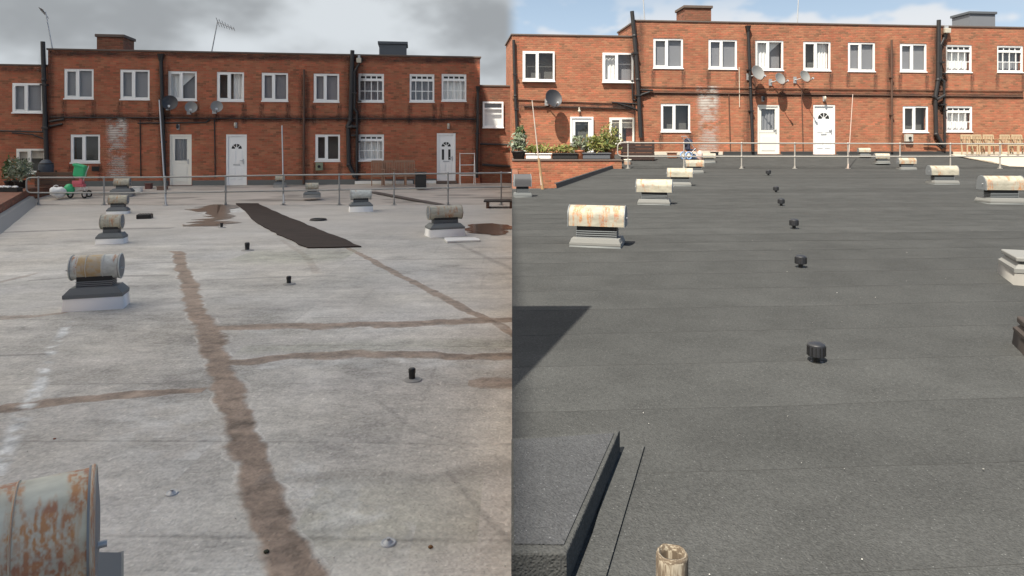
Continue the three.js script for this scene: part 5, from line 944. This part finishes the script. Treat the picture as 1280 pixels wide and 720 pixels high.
function crate(pos, w, h, d, m, label, cat = 'box') { const t = thing('storage_box', label, cat, pos, 0.1); mesh('body', rbox(-w / 2, w / 2, 0, h * 0.84, -d / 2, d / 2, 0.02), m, t); mesh('lid', rbox(-w / 2 - 0.02, w / 2 + 0.02, h * 0.85, h, -d / 2 - 0.02, d / 2 + 0.02, 0.015), m, t); }
{ const q = (px, d) => { const p = at(px, 190, d); return [p[0], yT0(d), p[2]]; };
  crate(q(840, 28), 0.34, 0.24, 0.26, mat([0.22, 0.10, 0.06]), 'small brown box left of the pushchair at the sunlit wall'); crate(q(893, 28.3), 0.26, 0.22, 0.24, M.dark, 'small dark box right of the pushchair, below the lime stain');
  const l = (px, d) => { const p = at(px, 230, d); return [p[0], yTL(d), p[2]]; };
  crate(l(526, 26.6), 0.42, 0.62, 0.4, M.dark, 'black bin right of the stacked chairs, dull half', 'bin');
  crate(l(172, 25.6), 0.3, 0.2, 0.2, M.white, 'small white box behind the railing near the brick stain'); crate(l(203, 26), 0.34, 0.16, 0.24, mat([0.2, 0.13, 0.1]), 'low brown box left of the cream glazed door'); crate(l(186, 26.2), 0.22, 0.24, 0.2, mat([0.14, 0.06, 0.05]), 'small dark red tub below the lime stained wall', 'tub');
}
function chair(pos, turn, label, m, group, h = 0.9) {
  const t = thing('garden_chair', label, 'chair', pos, turn, group), w = 0.4;
  for (const x of [-w / 2, w / 2]) { mesh('leg', bar([x, 0, 0.2], [x, 0.62, 0.18], 0.04, 0.05), m, t); mesh('leg', bar([x, 0, -0.2], [x, h, -0.3], 0.04, 0.05), m, t); mesh('armrest', rbox(x - 0.03, x + 0.03, 0.62, 0.65, -0.26, 0.24, 0.008), m, t); }
  for (let i = 0; i < 5; i++) mesh('seat_slat', rbox(-w / 2 + 0.025, w / 2 - 0.025, 0.42, 0.44, -0.18 + i * 0.08, -0.12 + i * 0.08, 0.005), m, t);
  for (let i = 0; i < 5; i++) mesh('back_slat', bar([-w / 2 + 0.07 + i * 0.065, 0.46, -0.245], [-w / 2 + 0.07 + i * 0.065, h - 0.04, -0.3], 0.035, 0.014), m, t);
  mesh('top_rail', rbox(-w / 2, w / 2, h - 0.07, h + 0.02, -0.325, -0.285, 0.01), m, t); mesh('front_rail', rbox(-w / 2, w / 2, 0.34, 0.41, 0.17, 0.2, 0.006), m, t);
  return t;
}
{ const g1 = 'brown slatted garden chairs by the dull wall', g2 = 'pale slatted garden chairs by the sunlit wall';
  const m1 = mat([0.30, 0.18, 0.12], 0.85); [[471, 27.3, 'first brown slatted chair below the barred window, dull half'], [486, 27.4, 'second brown slatted chair from the soil stack, dull half'], [500, 27.5, 'third brown slatted chair from the soil stack, dull half'], [513, 27.6, 'brown slatted chair nearest the black bin, dull half']].forEach(([px, d, l], i) => { const p = at(px, 228, d); chair([p[0], yTL(d), p[2]], 0.2 + 0.1 * (i % 2), l, m1, g1, 0.98); });
  [[1212, 29.2, 'leftmost pale wooden chair by the sunlit wall'], [1226, 29.2, 'second pale wooden chair along the sunlit wall'], [1240, 29.3, 'third pale wooden chair along the sunlit wall'], [1262, 29.4, 'pale wooden chair right of the gap, sunlit wall'], [1276, 29.4, 'pale wooden chair cut by the right edge']].forEach(([px, d, l], i) => { const p = at(px, 192, d); chair([p[0], yT0(d) + 0.02, p[2]], -0.1 + 0.12 * (i % 2), l, M.woodPale, g2, 0.82); });
}
{ // folding airer by the arched door
  const d = 27.8, p = at(584, 226, d), t = thing('clothes_airer', 'white folding metal airer beside the arched white door', 'airer', [p[0], yTL(d), p[2]], 0.2), r = 0.013;
  for (const [z0, z1] of [[0.22, -0.02], [-0.22, 0.02]]) { const fr_ = [rod([-0.3, 0, z0], [-0.3, 1.3, z1], r), rod([0.3, 0, z0], [0.3, 1.3, z1], r)]; for (const k of [0.3, 0.62, 0.98]) fr_.push(rod([-0.3, 1.3 * k, z0 + (z1 - z0) * k], [0.3, 1.3 * k, z0 + (z1 - z0) * k], r)); mesh('frame', fr_, M.white, t); }
}
{ // dark low platform at the right end of the old roof
  const a = at(640, 259, 21.6), t = thing('low_platform', 'dark low timber platform at the right end of the old roof railing', 'platform', [-0.012, yL(21.6), -21.6]);
  for (let i = 0; i < 4; i++) mesh('board', rbox(-0.88, 0, 0.2, 0.24, -0.5 + i * 0.2, -0.32 + i * 0.2, 0.008), mat([0.035, 0.03, 0.027], 0.8), t); for (const x of [-0.8, -0.06]) mesh('bearer', box(x, x + 0.08, -0.01, 0.198, -0.45, 0.25), M.rustPipe, t); void a;
}
{ // white flashing strips along the dull wall foot
  for (const [x0, x1, l] of [[444, 516, 'white strip of board along the wall foot below the barred window'], [529, 545, 'short white board left of the arched door']]) { const a = FL.uv(x0, 226)[0], b = FL.uv(x1, 226)[0], t = thing('wall_board', l, 'board', FL.world((a + b) / 2, 0, 0.16), FL.turn); mesh('board', rbox(-(b - a) / 2, (b - a) / 2, 0.02, 0.14, -0.02, 0.02, 0.008), M.white, t); mesh('batten', box(-(b - a) / 2, (b - a) / 2, -0.02, 0.018, -0.06, 0.04), M.cream, t); }
}
renderer.render(scene, camera);
